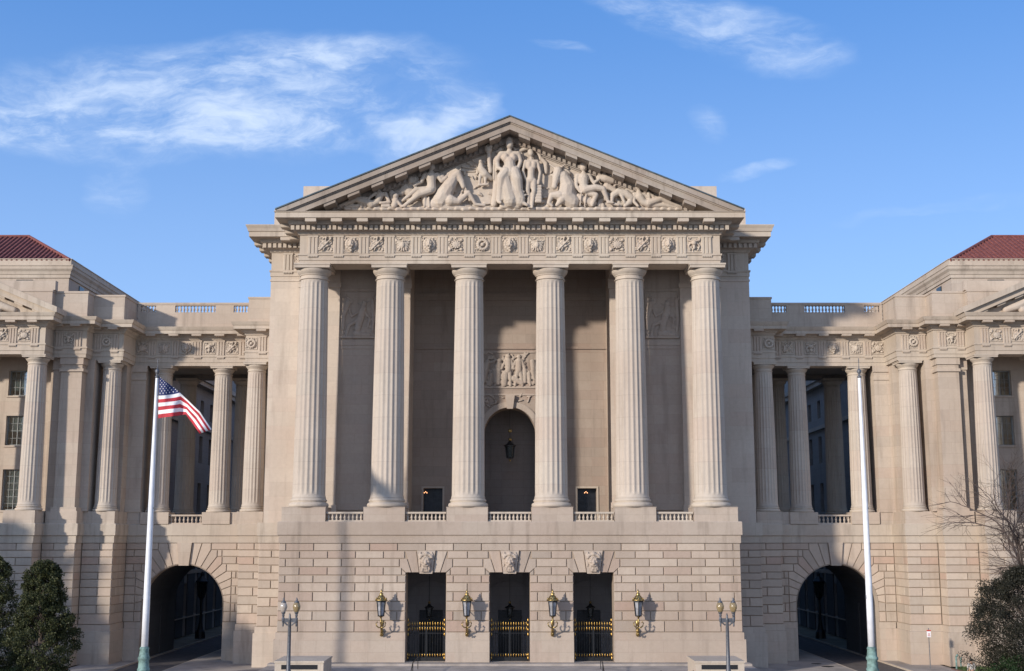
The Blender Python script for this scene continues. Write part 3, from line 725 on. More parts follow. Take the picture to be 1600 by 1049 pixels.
# upper doors in the recess
for sx in (-1, 1):
    q = MB(sx); q.box(5.6, 7.2, 8.3, 8.4, 10.54, 13.4)
    q.box(6.38, 6.42, 8.24, 8.3, 10.54, 13.4); q.box(5.6, 7.2, 8.24, 8.3, 12.6, 12.66)
    d = obj('balcony_door', q, 'bronze', A)
    q = MB(sx); q.box(5.45, 5.6, 7.42, 7.5, 10.54, 13.55); q.box(7.2, 7.35, 7.42, 7.5, 10.54, 13.55); q.box(5.6, 7.2, 7.42, 7.5, 13.4, 13.55); obj('door_frame', q, 'trim', d)
    q = MB(sx)
    for k in range(3): q.ball((6.6 - sx * .35 + k * .11, 8.2, 13.05 + (.08 if k == 1 else 0)), .035, 6)
    obj('wall_bulbs', q, 'bulb', d)
# ceiling and inner beams
q = MB(); q.box(-17.0, 17.0, 1.4, 9.4, 32.5, 33.0)
for x in CXS[1:-1]: q.box(x - .8, x + .8, 1.4, 3.4, 30.5, 32.5)
for y_ in (2.4, 4.6, 6.8): q.box(-17, 17, y_, y_ + .5, 32.1, 32.5)
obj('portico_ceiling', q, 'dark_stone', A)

# entablature
EPROF = [(-2.2, 30.65), (0, 30.65), (0, 30.92), (.06, 30.92), (.06, 31.30), (.13, 31.30), (.13, 31.44), (0, 31.44), (0, 32.92), (.10, 32.96), (.20, 33.15), (.22, 33.2), (.50, 33.22), (.50, 33.62), (.78, 33.64), (.84, 33.75), (.84, 33.95), (1.70, 33.97), (1.70, 34.36), (1.78, 34.40), (1.80, 34.45), (-2.2, 34.45)]
CPROF = [(-2.2, 30.65), (0, 30.65), (0, 30.92), (.06, 30.92), (.06, 31.30), (.13, 31.30), (.13, 31.44), (0, 31.44), (0, 32.92), (.10, 32.96), (.20, 33.15), (.22, 33.2), (.50, 33.22), (.50, 33.62), (.78, 33.64), (.84, 33.75), (.84, 33.95), (1.62, 33.97), (1.62, 34.36), (1.70, 34.40), (1.76, 34.62), (1.88, 34.86), (1.88, 34.93), (-2.2, 34.93)]
EW = 16.6; EY = -.8
q = MB(); q.sweep([(-EW, 4.9), (-EW, EY), (EW, EY), (EW, 4.9)], EPROF); obj('entablature', q, 'cornice', A)
def dentils(mb, x0, x1, y, z0, z1, pitch=.41, w_=.27):
    n = int((x1 - x0) / pitch); p = (x1 - x0) / n
    for k in range(n): c = x0 + (k + .5) * p; mb.box(c - w_ / 2, c + w_ / 2, y - .22, y + .02, z0, z1)
q = MB(); dentils(q, -EW - .7, EW + .7, EY - .50, 33.24, 33.60)
TX = []
for a, b_ in zip(CXS[:-1], CXS[1:]):
    for k in range(3): TX.append(a + (b_ - a) * k / 3)
TX.append(CXS[-1])
q.box(-EW - .5, EW + .5, EY - .52, EY - .3, 33.22, 33.3)
obj('dentil_course', q, 'trim', A)
def mutule(parent, x0, x1, y0, y1, z0, z1, mat='trim'):
    q_ = MB(); q_.box(min(x0, x1), max(x0, x1), y0, y1, z0 + .03, z1); q_.box(min(x0, x1) + .03, max(x0, x1) - .03, y0 + .03, y1, z0, z0 + .03); return obj('mutule', q_, mat, parent)
for x in TX: mutule(A, x - .43, x + .43, EY - 1.62, EY - .7, 33.66, 33.96)
for k in range(3):
    for sx in (-1, 1):
        yy = EY + .6 + k * 2.0; mutule(A, sx * (EW + .7), sx * (EW + 1.62), yy - .4, yy + .4, 33.66, 33.96)
for x in TX: q = MB(); gutta(q, x, EY - .05, 31.30, .79); obj('regula', q, 'trim', A)
tri = obj('triglyph', triglyph_mb(.80, 1.46), 'trim', A, origin=(0, 0, 0)); place(tri, A, (TX[0], EY - .12, 31.45))
for x in TX[1:]: dup(tri, A, (x, EY - .12, 31.45))
KIND = [4, 0, 4, 2, 0, 1, 3, 0, 2, 4, 0, 1, 4, 0, 5]
for k, (a, b_) in enumerate(zip(TX[:-1], TX[1:])): metope(KIND[k], 1.24, (a + b_) / 2, EY - .02, 32.17, A)
# side entablatures on the hall body
for sx in (-1, 1):
    q = MB(sx); q.sweep([(16.7, 5.3), (20.0, 5.3), (20.0, 60)], CPROF); obj('entablature', q, 'cornice', A)
    q = MB(sx); dentils(q, 16.9, 20.7, 4.80, 33.24, 33.60)
    mutule(A, sx * (18.6 - .43), sx * (18.6 + .43), 3.75, 4.6, 33.66, 33.96)
    for k in range(8):
        yy = 6.0 + k * 2.1; mutule(A, sx * 20.7, sx * 21.55, yy - .43, yy + .43, 33.66, 33.96)
    for k in range(40):
        yy = 5.0 + k * .4; q.box(20.49, 20.71, yy - .11, yy + .11, 33.24, 33.60)
    q.box(16.9, 20.6, 4.78, 4.9, 33.22, 33.3); q.box(20.5, 20.7, 4.8, 21, 33.22, 33.3); obj('dentil_course', q, 'trim', A); q = MB(sx); gutta(q, 18.6, 5.22, 31.30, .79); obj('regula', q, 'trim', A)
    dup(tri, A, (sx * 18.6, 5.18, 31.45)); metope(4, 1.1, sx * 17.55, 5.28, 32.17, A)
    q = MB(sx); q.box(0, 19.95, 5.7, 60, 34.93, 36.9); q.box(0, 17.65, 6.2, 58, 36.9, 39.0); obj('attic_block', q, 'ashlar', A)

# pediment
SL = 7.55 / 18.2
def zt(x, off=0): return 42.19 + off - SL * abs(x)
TY = -.62
def xo(off_, z=34.47): return (42.19 - off_ - z) / SL
def band(q_, o0, o1, y0, y1, tip=None, z=34.47):       # strip between two offsets below the top line
    xa, xb = min(xo(o0, z), tip or 99), min(xo(o1, z), tip or 99)
    pts = [(xb, max(z, 42.19 - o1 - SL * xb)), (0, 42.19 - o1), (0, 42.19 - o0), (xa, 42.19 - o0 - SL * xa)]
    if tip: pts = [(xb, z), (0, 42.19 - o1), (0, 42.19 - o0), (tip, 42.19 - o0 - SL * tip), (tip, z)]
    q_.prism(pts, y0, y1)
q = MB(); q.prism([(-xo(1.6, 34.4), 34.40), (xo(1.6, 34.4), 34.40), (0, 42.19 - 1.6)], TY, .4); q.box(-16.9, 16.9, -2.3, TY + .1, 34.43, 34.52); obj('tympanum', q, 'carve', A)
for sx in (-1, 1):
    q = MB(sx)
    band(q, .08, .48, -2.66, .3, tip=18.2)
    band(q, .48, .58, -2.53, .3)
    band(q, .58, 1.05, -2.42, .3)
    band(q, 1.05, 1.62, -.92, .3, z=34.54)
    band(q, 1.62, 1.72, -.74, .3, z=34.54)
    for k in range(9):                                  # mutules
        c = 1.15 + k * 1.85; a, b_ = c - .45, c + .45
        if c > 15.2: break
        q.prism([(a, 41.14 - SL * a - .25), (b_, 41.14 - SL * b_ - .25), (b_, 41.16 - SL * b_), (a, 41.16 - SL * a)], -2.34, -.9)
    for k in range(40):                                 # dentils
        a = .25 + k * .40; b_ = a + .2
        if b_ > 14.2: break
        q.prism([(a, 40.64 - SL * a), (b_, 40.64 - SL * b_), (b_, 40.90 - SL * b_), (a, 40.90 - SL * a)], -1.08, -.9)
    obj('raking_cornice', q, 'raking', A)
    q = MB(sx); q.prism([(18.28, 34.55), (0, 42.12), (0, 42.22), (18.28, 34.65)], -2.74, 6.2); obj('roof_slope', q, 'flash', A)

# sculpture in the pediment (coordinates measured on the photograph, in metres at the tympanum)
def tp(u, v, y, r): return (((u - 796.5) * .0508, TY - (y * .85 + (2.5 if y >= 5 else 0)) * .0508, 35.02 + (327 - v) * .0524), r * .0506)
def fig(name, chains, label=None):
    chains = [[(c[0][0], c[0][1], c[0][2], c[0][3] * 1.13)] if len(c) == 1 and c[0][2] >= 6 and 4 < c[0][3] < 7 else c for c in chains]
    o = sculpt(name, [[tp(*p) for p in c] for c in chains], .048, A, smooth_it=1)
    if label: o['label'] = label
    return o
fig('reclining_figure', [[(589.5, 292, 7, 5.0)], [(589, 289, 6, 4.6)], [(597, 292, 4, 3.4)], [(590.5, 297, 6, 2.6), (593.5, 303, 6, 4)], [(586, 303, 6, 3.4), (602, 303, 5, 3.4)], [(594, 305, 6, 6.0), (590, 315, 6, 5.2), (580, 320, 6, 6.2)],
    [(580, 319, 7, 6), (557, 312, 9, 4.6), (530, 322, 5, 2.2)], [(578, 321, 4, 5), (552, 322, 5, 3.2), (524, 324, 4, 1.8)], [(586, 303, 8, 2.8), (577, 311, 10, 2.0), (560, 309, 10, 1.7)],
    [(602, 303, 6, 3.2), (608.5, 316, 7, 2.6), (595, 318, 9, 2.2)], [(562, 311, 10, 1.2), (565, 325, 9, 1.2)], [(569, 312, 10, 1.1), (571, 325, 9, 1.1)], [(598, 322, 6, 3), (608, 322, 5, 3)]], 'reclining woman at the left end of the pediment')
fig('cherub', [[(618, 306, 6, 4.5)], [(618, 313, 5, 5), (616, 321, 5, 5.5)], [(611, 300, 2, 5), (614, 312, 2, 5)], [(622, 316, 7, 2.5), (627, 322, 7, 2.4)], [(626, 300, 2, 6), (633, 292, 2, 7), (640, 300, 2, 8)]])
fig('seated_man', [[(673.5, 261.5, 9, 5.4)], [(672.5, 258, 8, 5)], [(673, 267, 8, 3), (673, 271, 8, 5)], [(663, 274, 8, 4), (683, 274, 7, 4.2)], [(673, 277, 8, 8.4), (674, 287, 8, 7), (674, 296, 8, 8)],
    [(672, 299, 11, 6.6), (655, 305, 12, 5.4), (641, 315, 9, 3.6), (633, 321, 8, 3.0)], [(633, 322, 8, 3), (628, 323, 8, 2.4)], [(668, 296, 6, 5.4), (650, 297, 9, 4.2), (630, 313, 7, 2.4)],
    [(663, 274, 8, 3.8), (658, 285, 10, 3.0), (647, 291, 11, 2.4)], [(683, 274, 8, 3.8), (690, 284, 9, 3.2), (697, 278, 9, 2.6)], [(690, 276, 6, 5), (694, 283, 6, 4)], [(660, 303, 5, 4), (668, 320, 4, 7), (690, 322, 3, 6)],
    [(664, 310, 9, 1.4), (663, 324, 8, 1.4)], [(670, 309, 9, 1.4), (671, 324, 8, 1.4)]])
fig('round_shield', [[(646, 281, 1, 9.5), (646.5, 281, 1.5, 9.5)], [(641, 279, 5, 4), (641, 284, 5, 4)], [(637, 288, 3, 4), (645, 296, 3, 6)], [(641, 281, 9, 1.3)]])
fig('horse', [[(688, 313, 3, 14), (694, 303, 4, 14), (702, 290, 6, 11), (708, 280, 7, 8.5)], [(708, 277, 8, 7.5), (715, 272, 10, 6.4)], [(715, 273, 10, 6), (721, 284, 10, 4.8), (724, 293, 10, 3.6)], [(714, 268, 10, 1.8), (712, 262, 9, .9)], [(719, 268, 9, 1.6), (719, 263, 9, .8)],
    [(692, 282, 5, 2.6), (700, 272, 6, 3), (710, 266, 7, 3)], [(696, 288, 8, 2), (690, 296, 8, 2)], [(704, 314, 8, 9), (716, 316, 9, 5), (732, 302, 9, 4.2), (737, 310, 9, 3.2), (743, 320, 8, 2.6), (757, 321, 7, 2.4)], [(728, 300, 5, 4), (734, 312, 5, 3)],
    [(722, 281, 14, .9)], [(678, 318, 2, 10), (700, 322, 3, 8), (730, 325, 3, 4), (760, 325, 3, 3)]])
fig('eagle', [[(750.5, 252.5, 8, 3.2)], [(750.5, 255, 7, 3), (751, 264, 6, 6), (757, 272, 6, 6.5), (767, 278, 4, 4)], [(750, 274, 7, 3), (749, 286, 7, 2)], [(758, 278, 7, 3), (758, 287, 7, 2)], [(747, 262, 4, 3), (745, 270, 3, 2.5)], [(748, 289, 6, 2.2), (762, 288, 6, 2.4)]])
fig('torch', [[(763, 237, 6, 3.2), (764, 250, 6, 3.4), (766, 268, 5, 3.4)], [(763, 234, 7, 5.2)], [(760, 230, 7, 3.6)], [(766, 229, 7, 3.6)], [(762, 226, 6, 2.2)]])
fig('sun_rays', [[(744, 262, 1, 1.2), (722, 258, 1, 2.4)], [(745, 258, 1, 1.2), (730, 252, 1, 2.2)], [(746, 254, 1, 1.2), (738, 248, 1, 2)], [(742, 266, 1, 1.2), (722, 265, 1, 2.2)]])
fig('enthroned_woman', [[(796, 228, 12, 5.6)], [(796, 225, 11, 5.8)], [(791, 220, 10, 1.6), (796, 219, 12, 1.8), (801, 220, 10, 1.6)], [(796, 219.5, 9, 5.2)], [(796, 233, 10, 3.4), (796, 238, 10, 5)],
    [(783, 241, 9, 4.8), (809, 241, 9, 4.8)], [(790, 248, 11, 7.2)], [(802, 248, 11, 7.2)], [(790, 246, 15, 4)], [(802, 246, 15, 4)], [(796, 254, 11, 9.2), (797, 264, 11, 9.4), (797, 272, 11, 11)],
    [(790, 271, 15, 8.6), (783, 280, 18, 7.6), (781.5, 298, 13, 6), (780, 314, 11, 5)], [(804, 271, 15, 9), (808, 283, 18, 8.4), (810, 300, 14, 7.4), (815, 312, 12, 6)], [(779, 317, 14, 3.0), (782, 319, 16, 2.4)], [(816, 318, 13, 3.4), (823, 322, 14, 2.6)],
    [(782, 241, 8, 4.4), (776, 252, 9, 4.2), (778, 264, 12, 3.4), (786, 268, 18, 2.6)], [(775, 246, 4, 4.5), (773, 262, 4, 5), (776, 285, 3, 6), (774, 305, 3, 6), (772, 318, 3, 6)], [(810, 241, 9, 4.2), (813.5, 253, 10, 3.4), (809, 266, 14, 2.8)],
    [(788, 278, 12, 10), (793, 298, 10, 11), (797, 314, 8, 12)], [(806, 284, 12, 9), (808, 304, 9, 10), (812, 316, 8, 9)], [(788, 276, 21, 1.2), (786, 296, 18, 1.2), (785, 314, 15, 1.2)], [(783, 282, 23, 1.1), (781, 300, 18, 1.1), (781, 315, 15, 1.1)], [(778, 286, 18, 1.1), (776, 315, 14, 1.1)], [(794, 284, 18, 1.2), (792, 314, 13, 1.3)],
    [(800, 286, 18, 1.2), (802, 300, 19, 1.3), (812, 312, 18, 1.5), (822, 306, 14, 1.5)], [(800, 296, 16, 1.2), (806, 308, 17, 1.3), (816, 317, 16, 1.5)], [(803, 286, 23, 1.2), (809, 298, 20, 1.2), (819, 302, 16, 1.3)], [(787, 262, 15, 1.6), (797, 267, 19, 1.6), (808, 262, 14, 1.6)],
    [(776, 245, 9, 1.3), (775, 268, 10, 1.3)], [(771, 250, 7, 1.2), (771, 280, 6, 1.4)], [(785, 322, 6, 5), (810, 322, 6, 5)], [(783, 232, 4, 4), (777, 236, 3, 3)], [(804, 232, 4, 3.5)]], 'crowned woman enthroned at the centre of the pediment')
fig('outspread_wing', [[(812, 234, 3, 3), (822, 230, 3, 3.4), (832, 230, 3, 3.6), (841, 236, 3, 3.4), (845, 246, 3, 3)], [(846, 246, 2, 3.6), (853, 254, 2, 4), (853, 268, 2, 3.6)], [(814, 238, 1, 3), (818, 248, 1, 3)]])
fig('standing_youth', [[(829.5, 240.5, 9, 4.4)], [(829, 237.5, 8, 4.4)], [(829.5, 246, 8, 2.6), (830, 250, 8, 3.4)], [(821.5, 253, 8, 3.6), (839, 253, 8, 3.6)], [(826.5, 257, 9, 5), (826.5, 262, 9, 4.6)], [(834, 257, 9, 5), (833.5, 262, 9, 4.6)], [(830, 266, 9, 5.8), (829.5, 274, 9, 5.6), (829.5, 282, 9, 6.6)],
    [(825, 284, 10, 4.8), (824, 298, 10, 3.8), (826, 306, 8, 3), (825, 323, 8, 2.4)], [(834, 284, 10, 5), (834, 300, 11, 3.9), (833, 306, 10, 3.4), (831, 323, 9, 2.4)], [(831, 325, 12, 2.4)], [(826, 325, 10, 2.2)],
    [(820.5, 254, 8, 3), (817, 268, 9, 2.4), (821, 281, 11, 2)], [(840, 254, 8, 3), (844, 270, 9, 2.4), (841, 288, 11, 2.2)]], 'standing nude youth beside the enthroned woman')
fig('grape_bunch', [[(841 + (k % 3 - 1) * 3.2, 292 + (k // 3) * 4.6, 8, 3.1)] for k in range(18)])
fig('bull', [[(872, 268, 9, 7.6), (869, 278, 11, 6.4), (866.5, 290, 12, 4.6)], [(866, 293, 12, 4.4)], [(866, 262, 8, 2), (859, 257, 8, 1.4)], [(878, 261, 8, 2), (884, 257, 7, 1.2)], [(879, 272, 8, 3.2), (886, 275, 8, 2.2)], [(862, 274, 8, 2.4)],
    [(880, 276, 5, 10), (886, 290, 4, 14), (884, 306, 4, 15), (894, 314, 3, 13)], [(880, 262, 3, 4), (888, 270, 3, 5)], [(874, 306, 8, 8), (862, 306, 9, 5), (857, 318, 8, 3.2), (862, 322, 8, 2.6)], [(878, 312, 9, 7), (870, 321, 9, 3)], [(875, 274, 15, 1.2)], [(864, 274, 15, 1.2)]])
fig('turbaned_man', [[(912, 263, 9, 5.2)], [(912, 258.5, 8, 6)], [(912, 269, 8, 3), (912, 273, 8, 5)], [(902, 275, 8, 4), (921, 275, 8, 4)], [(912, 279, 9, 8.4), (912, 290, 9, 7), (914, 297, 9, 8)], [(914, 298, 12, 6.4), (930, 295, 14, 5.6), (942, 297, 14, 4.8), (949, 314, 10, 3)], [(950, 317, 11, 2.8), (957, 318, 12, 2)],
    [(918, 302, 8, 5), (931, 306, 11, 4.2), (925, 321, 8, 2.8)], [(902, 275, 8, 3.6), (900, 290, 8, 3), (906, 300, 10, 2.6)], [(921, 275, 8, 3.4), (928, 287, 10, 2.8), (936, 281, 10, 2.4)], [(900, 280, 4, 4), (898, 300, 3, 5)], [(905, 308, 4, 7), (925, 316, 3, 8)], [(899, 276, 8, 1.2), (897, 300, 6, 1.2)], [(908, 302, 13, 1.2), (906, 322, 8, 1.3)], [(916, 304, 12, 1.2), (913, 323, 8, 1.3)]], 'seated man in a turban beside the bull')
fig('harvest_bundle', [[(936, 278, 6, 5), (946, 279, 6, 6.5), (957, 282, 5, 5.5)], [(944, 272, 5, 4)], [(955, 276, 5, 3.6)], [(962, 287, 4, 3.4)], [(948, 290, 3, 6), (960, 296, 3, 5)]])
fig('crouching_figure', [[(958, 305, 6, 5.4), (966, 300, 6, 6), (978, 303, 6, 6.6), (986, 309, 6, 6)], [(957, 306, 7, 4), (955, 318, 8, 2.6), (966, 321, 9, 2.2)], [(970, 304, 9, 3), (975, 317, 10, 2.4)], [(980, 298, 4, 5), (988, 300, 4, 5)], [(984, 316, 7, 5), (976, 322, 8, 3)]])
fig('reclining_figure', [[(997.5, 292, 9, 5.2)], [(997, 289, 8, 5)], [(997.5, 298, 8, 3), (998, 303, 8, 5)], [(991, 304, 8, 3.4), (1007, 305, 8, 3.6)], [(999, 308, 8, 6.8), (1005, 316, 7, 6), (1013, 319, 7, 6.4)], [(1013, 318, 9, 6), (1033, 311, 9, 4.6), (1050, 319, 7, 3), (1062, 322, 6, 2.2)], [(1062, 322, 6, 2.2), (1067, 317, 6, 1.5)],
    [(1012, 321, 5, 5), (1035, 320, 5, 3.8), (1058, 324, 5, 2.2)], [(991, 304, 8, 3), (990, 316, 9, 2.5), (996, 323, 11, 2.2)], [(1007, 305, 8, 3), (1014, 310, 10, 2.4), (1013, 301, 9, 2)], [(1014, 303, 7, 3), (1020, 307, 6, 3.4)], [(1018, 308, 5, 3), (1026, 309, 5, 3)]], 'reclining man at the right end of the pediment')
q = []
for k in range(46):
    u = 540 + k * 11.5; q.append([(u, 326 + pnoise(Vector((u * .07, 0, 0))) * 2, 5, 3.2), (u + 11, 326, 4, 3.2)])
fig('carved_ground', q)
rnd = random.Random(8)
q = []
for k in range(190):
    u = rnd.uniform(560, 1035); top = 325 - (min(u - 500, 1092 - u)) * .36; v = rnd.uniform(max(top + 16, 236), 323)
    a = rnd.uniform(0, PI); L = rnd.uniform(3, 9); r_ = rnd.uniform(1.3, 3.4) + max(0, (v - 296) * .08)
    q.append([(u, v, rnd.uniform(.5, 2.6), r_), (u + L * math.cos(a), min(324, v + L * math.sin(a) * .6), rnd.uniform(.5, 3.5), r_ * .6)])
fig('background_foliage', q)

# ================================================================ WINGS
ACX = 27.75; AR = 3.47; ASP = 3.66
WPATH = [(20.0, 8.4), (22.6, 8.4), (22.6, 11.0), (32.75, 11.0), (32.75, 7.5), (35.35, 7.5), (35.35, 5.9), (38.1, 5.9), (38.1, 4.0), (54.0, 4.0)]
def off(path, a, b): return path[a:b]
WPROF = [(-1.5, 24.16), (0, 24.16), (0, 24.46), (.05, 24.46), (.05, 24.93), (.11, 24.93), (.11, 25.06), (0, 25.06), (0, 26.42), (.08, 26.46), (.14, 26.60), (.30, 26.72), (.36, 26.84), (.92, 26.86), (.92, 27.14), (.98, 27.18), (1.06, 27.36), (1.10, 27.46), (-1.5, 27.46)]
APROF = [(-.5, 27.46), (-.05, 27.46), (-.05, 27.7), (-.12, 27.72), (-.12, 29.62), (-.06, 29.64), (-.06, 29.80), (-.5, 29.80)]
LPROF = [(-1.2, 8.92), (.04, 8.92), (.04, 9.47), (.07, 9.50), (.15, 9.53), (.15, 10.44), (.08, 10.5), (-1.2, 10.5)]
JA = [7, 15.5, 24, 33, 41.6, 50, 59, 68, 76, 84]        # voussoir joint angles from the crown
JX = {24: (2.26, 8.33), 33: (2.80, 7.76), 41.6: (3.23, 7.14), 50: (3.62, 6.52), 59: (4.08, 5.95), 68: (4.08, 5.29), 76: (4.08, 4.58), 84: (4.08, 3.87)}
ROWX = [2.26, 2.80, 3.23, 3.62, 4.08, 4.08, 4.08, 4.08, 4.08, 4.08]
def wing(sx):
    side = 'left' if sx < 0 else 'right'
    W = empty('arched_wing', (sx * 27.5, 12, -.85), 'low colonnaded wing with a round carriage arch, ' + ('behind the pole with the flag' if sx < 0 else 'behind the pole without a flag'), 'building')
    def pil(a): return ACX + a
    q = MB(sx); y = 11.0
    q.archwall(22.5, 32.8, -.85, 8.92, ACX, AR, ASP, y + GD, y + 1.0, 32)
    q.box(20.3, 22.56, 8.4 + GD, 11.0, -.85, 8.92)
    obj('wall_core', q, 'groove', W)
    # tunnel
    q = MB(sx); n = 24
    vs = []
    for yy in (y + 1.0, 21.5):
        vs += [(ACX - AR, yy, -.85)] + [(ACX + AR * math.cos(PI - PI * i / n), yy, ASP + AR * math.sin(PI - PI * i / n)) for i in range(n + 1)] + [(ACX + AR, yy, -.85)]
    L = n + 3; q.add(vs, [(i, i + 1, L + i + 1, L + i) for i in range(L - 1)])
    q.archwall(20.4, 36, -.85, 10.4, ACX, AR, ASP, 21.5, 21.9, 24)
    q.box(21, 35, 12.0, 21.5, 7.3, 10.45)
    q.box(36.0, 36.3, 12, 40, -.85, 10)
    q.box(ACX - AR - .02, ACX - AR + .05, 17.0, 17.6, -.85, 3.6); q.box(ACX + AR - .05, ACX + AR + .02, 17.0, 17.6, -.85, 3.6)
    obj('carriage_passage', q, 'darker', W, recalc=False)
    q = MB(sx); q.archring(ACX, AR - .025, AR, ASP, -.85, 10.99, 12.02, 28); obj('arch_jamb', q, 'wing', W)
    # rusticated blocks
    q = MB(sx)
    def skip(i): return [(ACX - ROWX[i], ACX + ROWX[i])]
    ax = 'y-'
    rust(q, 22.6, ACX, 11.0, 'y-', w=2.5, phase=23.3, skip=skip); obj('rusticated_wall', q, 'rust', W); q = MB(sx)
    rust(q, ACX, 32.75, 11.0, 'y-', w=2.5, phase=23.3, skip=skip)
    obj('rusticated_wall', q, 'rust', W); q = MB(sx); rust(q, 20.3, 22.6, 8.4, 'y-', w=2.5, phase=21.3); obj('rusticated_wall', q, 'rust', W)
    for s2 in (-1, 1):
        q = MB(sx)
        def pp(deg): a = R(deg); return (ACX + s2 * AR * math.sin(a), ASP + AR * math.cos(a))
        def tops(deg): return (ACX + s2 * (.62 if deg == 7 else 1.48), 8.91)
        def arc(d0, d1, k=4): return [pp(d0 + (d1 - d0) * j / k) for j in range(k + 1)]
        block(q, arc(7, 15.5) + [tops(15.5), tops(7)], 11.0)
        block(q, arc(15.5, 24) + [(ACX + s2 * JX[24][0], 8.33), (ACX + s2 * JX[24][0], 8.91), tops(15.5)], 11.0)
        for a, b_ in zip(JA[2:-1], JA[3:]):
            xa, za = JX[a]; xb, zb = JX[b_]
            poly = arc(a, b_) + [(ACX + s2 * xb, zb)]
            if xb != xa: poly += [(ACX + s2 * xb, za)]
            poly += [(ACX + s2 * xa, za)]
            block(q, poly, 11.0)
        za = 3.87
        block(q, [pp(84), pp(90), (ACX + s2 * AR, 3.17), (ACX + s2 * 4.08, 3.17), (ACX + s2 * 4.08, 3.87)], 11.0)
        block(q, [(ACX + s2 * AR, 3.17), (ACX + s2 * 4.08, 3.17), (ACX + s2 * 4.08, 2.32), (ACX + s2 * AR, 2.32)], 11.0)
        obj('arch_voussoirs', q, 'rust', W)
    q = MB(sx); a = R(7); q.prism([(ACX - AR * math.sin(a), ASP + AR * math.cos(a) - .1), (ACX + AR * math.sin(a), ASP + AR * math.cos(a) - .1), (ACX + .62, 8.92), (ACX - .62, 8.92)], 10.82, 11.2); obj('keystone', q, 'wing', W)
    q = MB(sx)
    for x0, x1 in ((22.75, ACX - AR), (ACX + AR, 32.6)): q = MB(sx); q.box(x0, x1, 10.97, 11.6, 1.8, 2.3); q.box(x0, x1, 10.88, 11.6, -.85, 1.8); obj('plinth_course', q, 'wing', W)
    q = MB(sx)
    q.box(20.3, 22.66, 8.36, 9, 1.8, 2.3); q.box(20.3, 22.74, 8.26, 9, -.85, 1.8)
    obj('plinth_course', q, 'wing', W)
    q = MB(sx); q.sweep(WPATH[0:4], LPROF); obj('ledge_course', q, 'cornice', W)
    # pedestals, balustrade, columns
    for cx, cy, hw in ((21.75, 9.35, 1.1), (25.15, 11.75, 1.2), (30.4, 11.75, 1.2)):
        q = MB(sx); q.box(cx - hw, cx + hw, cy - 1.0 + .02, cy + 1.1, 10.5, 11.5); obj('pedestal', q, 'wing', W)
        column('wing', sx * cx, cy, 11.5, 24.16, .88, .74, W)
    for x0, x1 in ((22.85, 23.95), (31.6, 32.75)): q = MB(sx); q.box(x0, x1, 10.95, 11.5, 10.5, 11.5); obj('parapet_panel', q, 'wing', W)
    balustrade(W, 26.35, 29.2, 11.15, 10.5, 11.3, 8, sx, 'wing')
    for cx in (25.15, 30.4): column('wing', sx * cx, 20.2, 11.5, 24.16, .88, .74, W)
    q = MB(sx); q.box(31.7, 33.0, 10.9, 13.5, 10.5, 24.16); q.box(31.62, 33.0, 10.8, 10.9, 22.9, 23.15); q.box(31.6, 33.0, 10.78, 10.9, 23.6, 24.16); q.box(31.62, 33.0, 10.82, 13.5, 11.5, 11.8); obj('anta', q, 'wing', W)
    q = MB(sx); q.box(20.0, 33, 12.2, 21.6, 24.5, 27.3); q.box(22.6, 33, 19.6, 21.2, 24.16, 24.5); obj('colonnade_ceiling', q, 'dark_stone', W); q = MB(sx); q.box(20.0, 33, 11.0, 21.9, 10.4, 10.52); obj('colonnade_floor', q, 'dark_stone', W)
    q = MB(sx); q.box(20.0, 23.2, 19.4, 21.4, 10.5, 24.5); obj('anta', q, 'wing', W)
    # entablature
    q = MB(sx); q.sweep(WPATH[0:4], WPROF)
    obj('entablature', q, 'cornice', W)
    q = MB(sx)
    tx = [23.4 + 2.03 * k for k in range(5)]
    tx = [23.35, 25.3, 27.3, 29.3, 31.3]
    for x, yy in [(x, 11.0) for x in tx] + [(21.15, 8.4)]:
        mutule(W, sx * (x - .42), sx * (x + .42), yy - .87, yy - .25, 26.68, 26.87, 'wing'); q = MB(sx); gutta(q, x, yy - .05, 24.93, .66); obj('regula', q, 'wing', W)
    t0 = None
    for x, yy in [(x, 11.0) for x in tx] + [(21.15, 8.4)]:
        if 'wt' not in META: t0 = obj('triglyph', triglyph_mb(.66, 1.34), 'wing', None, origin=(0, 0, 0)); META['wt'] = t0.data; bpy.data.objects.remove(t0)
        c = bpy.data.objects.new('triglyph', META['wt']); COL.objects.link(c); place(c, W, (sx * x, yy - .1, 25.07))
    for k, x in enumerate([24.32, 26.3, 28.3, 30.3, 32.15]): metope([4, 5, 0, 2, 1][k], 1.05, sx * x, 10.99, 25.72, W)
    metope(3, 1.0, sx * 22.1, 8.39, 25.72, W)
    # attic parapet with balustraded openings
    q = MB(sx); q.sweep(WPATH[0:3], APROF)
    y = 11.12
    q.box(22.6, 32.75, y, y + .35, 27.46, 28.92)
    ops = [(22.95, 24.35), (25.95, 29.5), (31.2, 32.55)]
    e = [22.6] + [v for o_ in ops for v in o_] + [32.75]
    for a, b_ in zip(e[::2], e[1::2]): q.box(a, b_, y, y + .35, 28.92, 29.62)
    q.box(22.6, 32.75, y - .05, y + .4, 29.62, 29.80)
    obj('attic_parapet', q, 'wing', W)
    for (a, b_), n in zip(ops, (5, 12, 5)): balustrade(W, a, b_, y + .17, 28.84, 29.68, n, sx, 'wing')
    return W
wing(-1); wing(1)

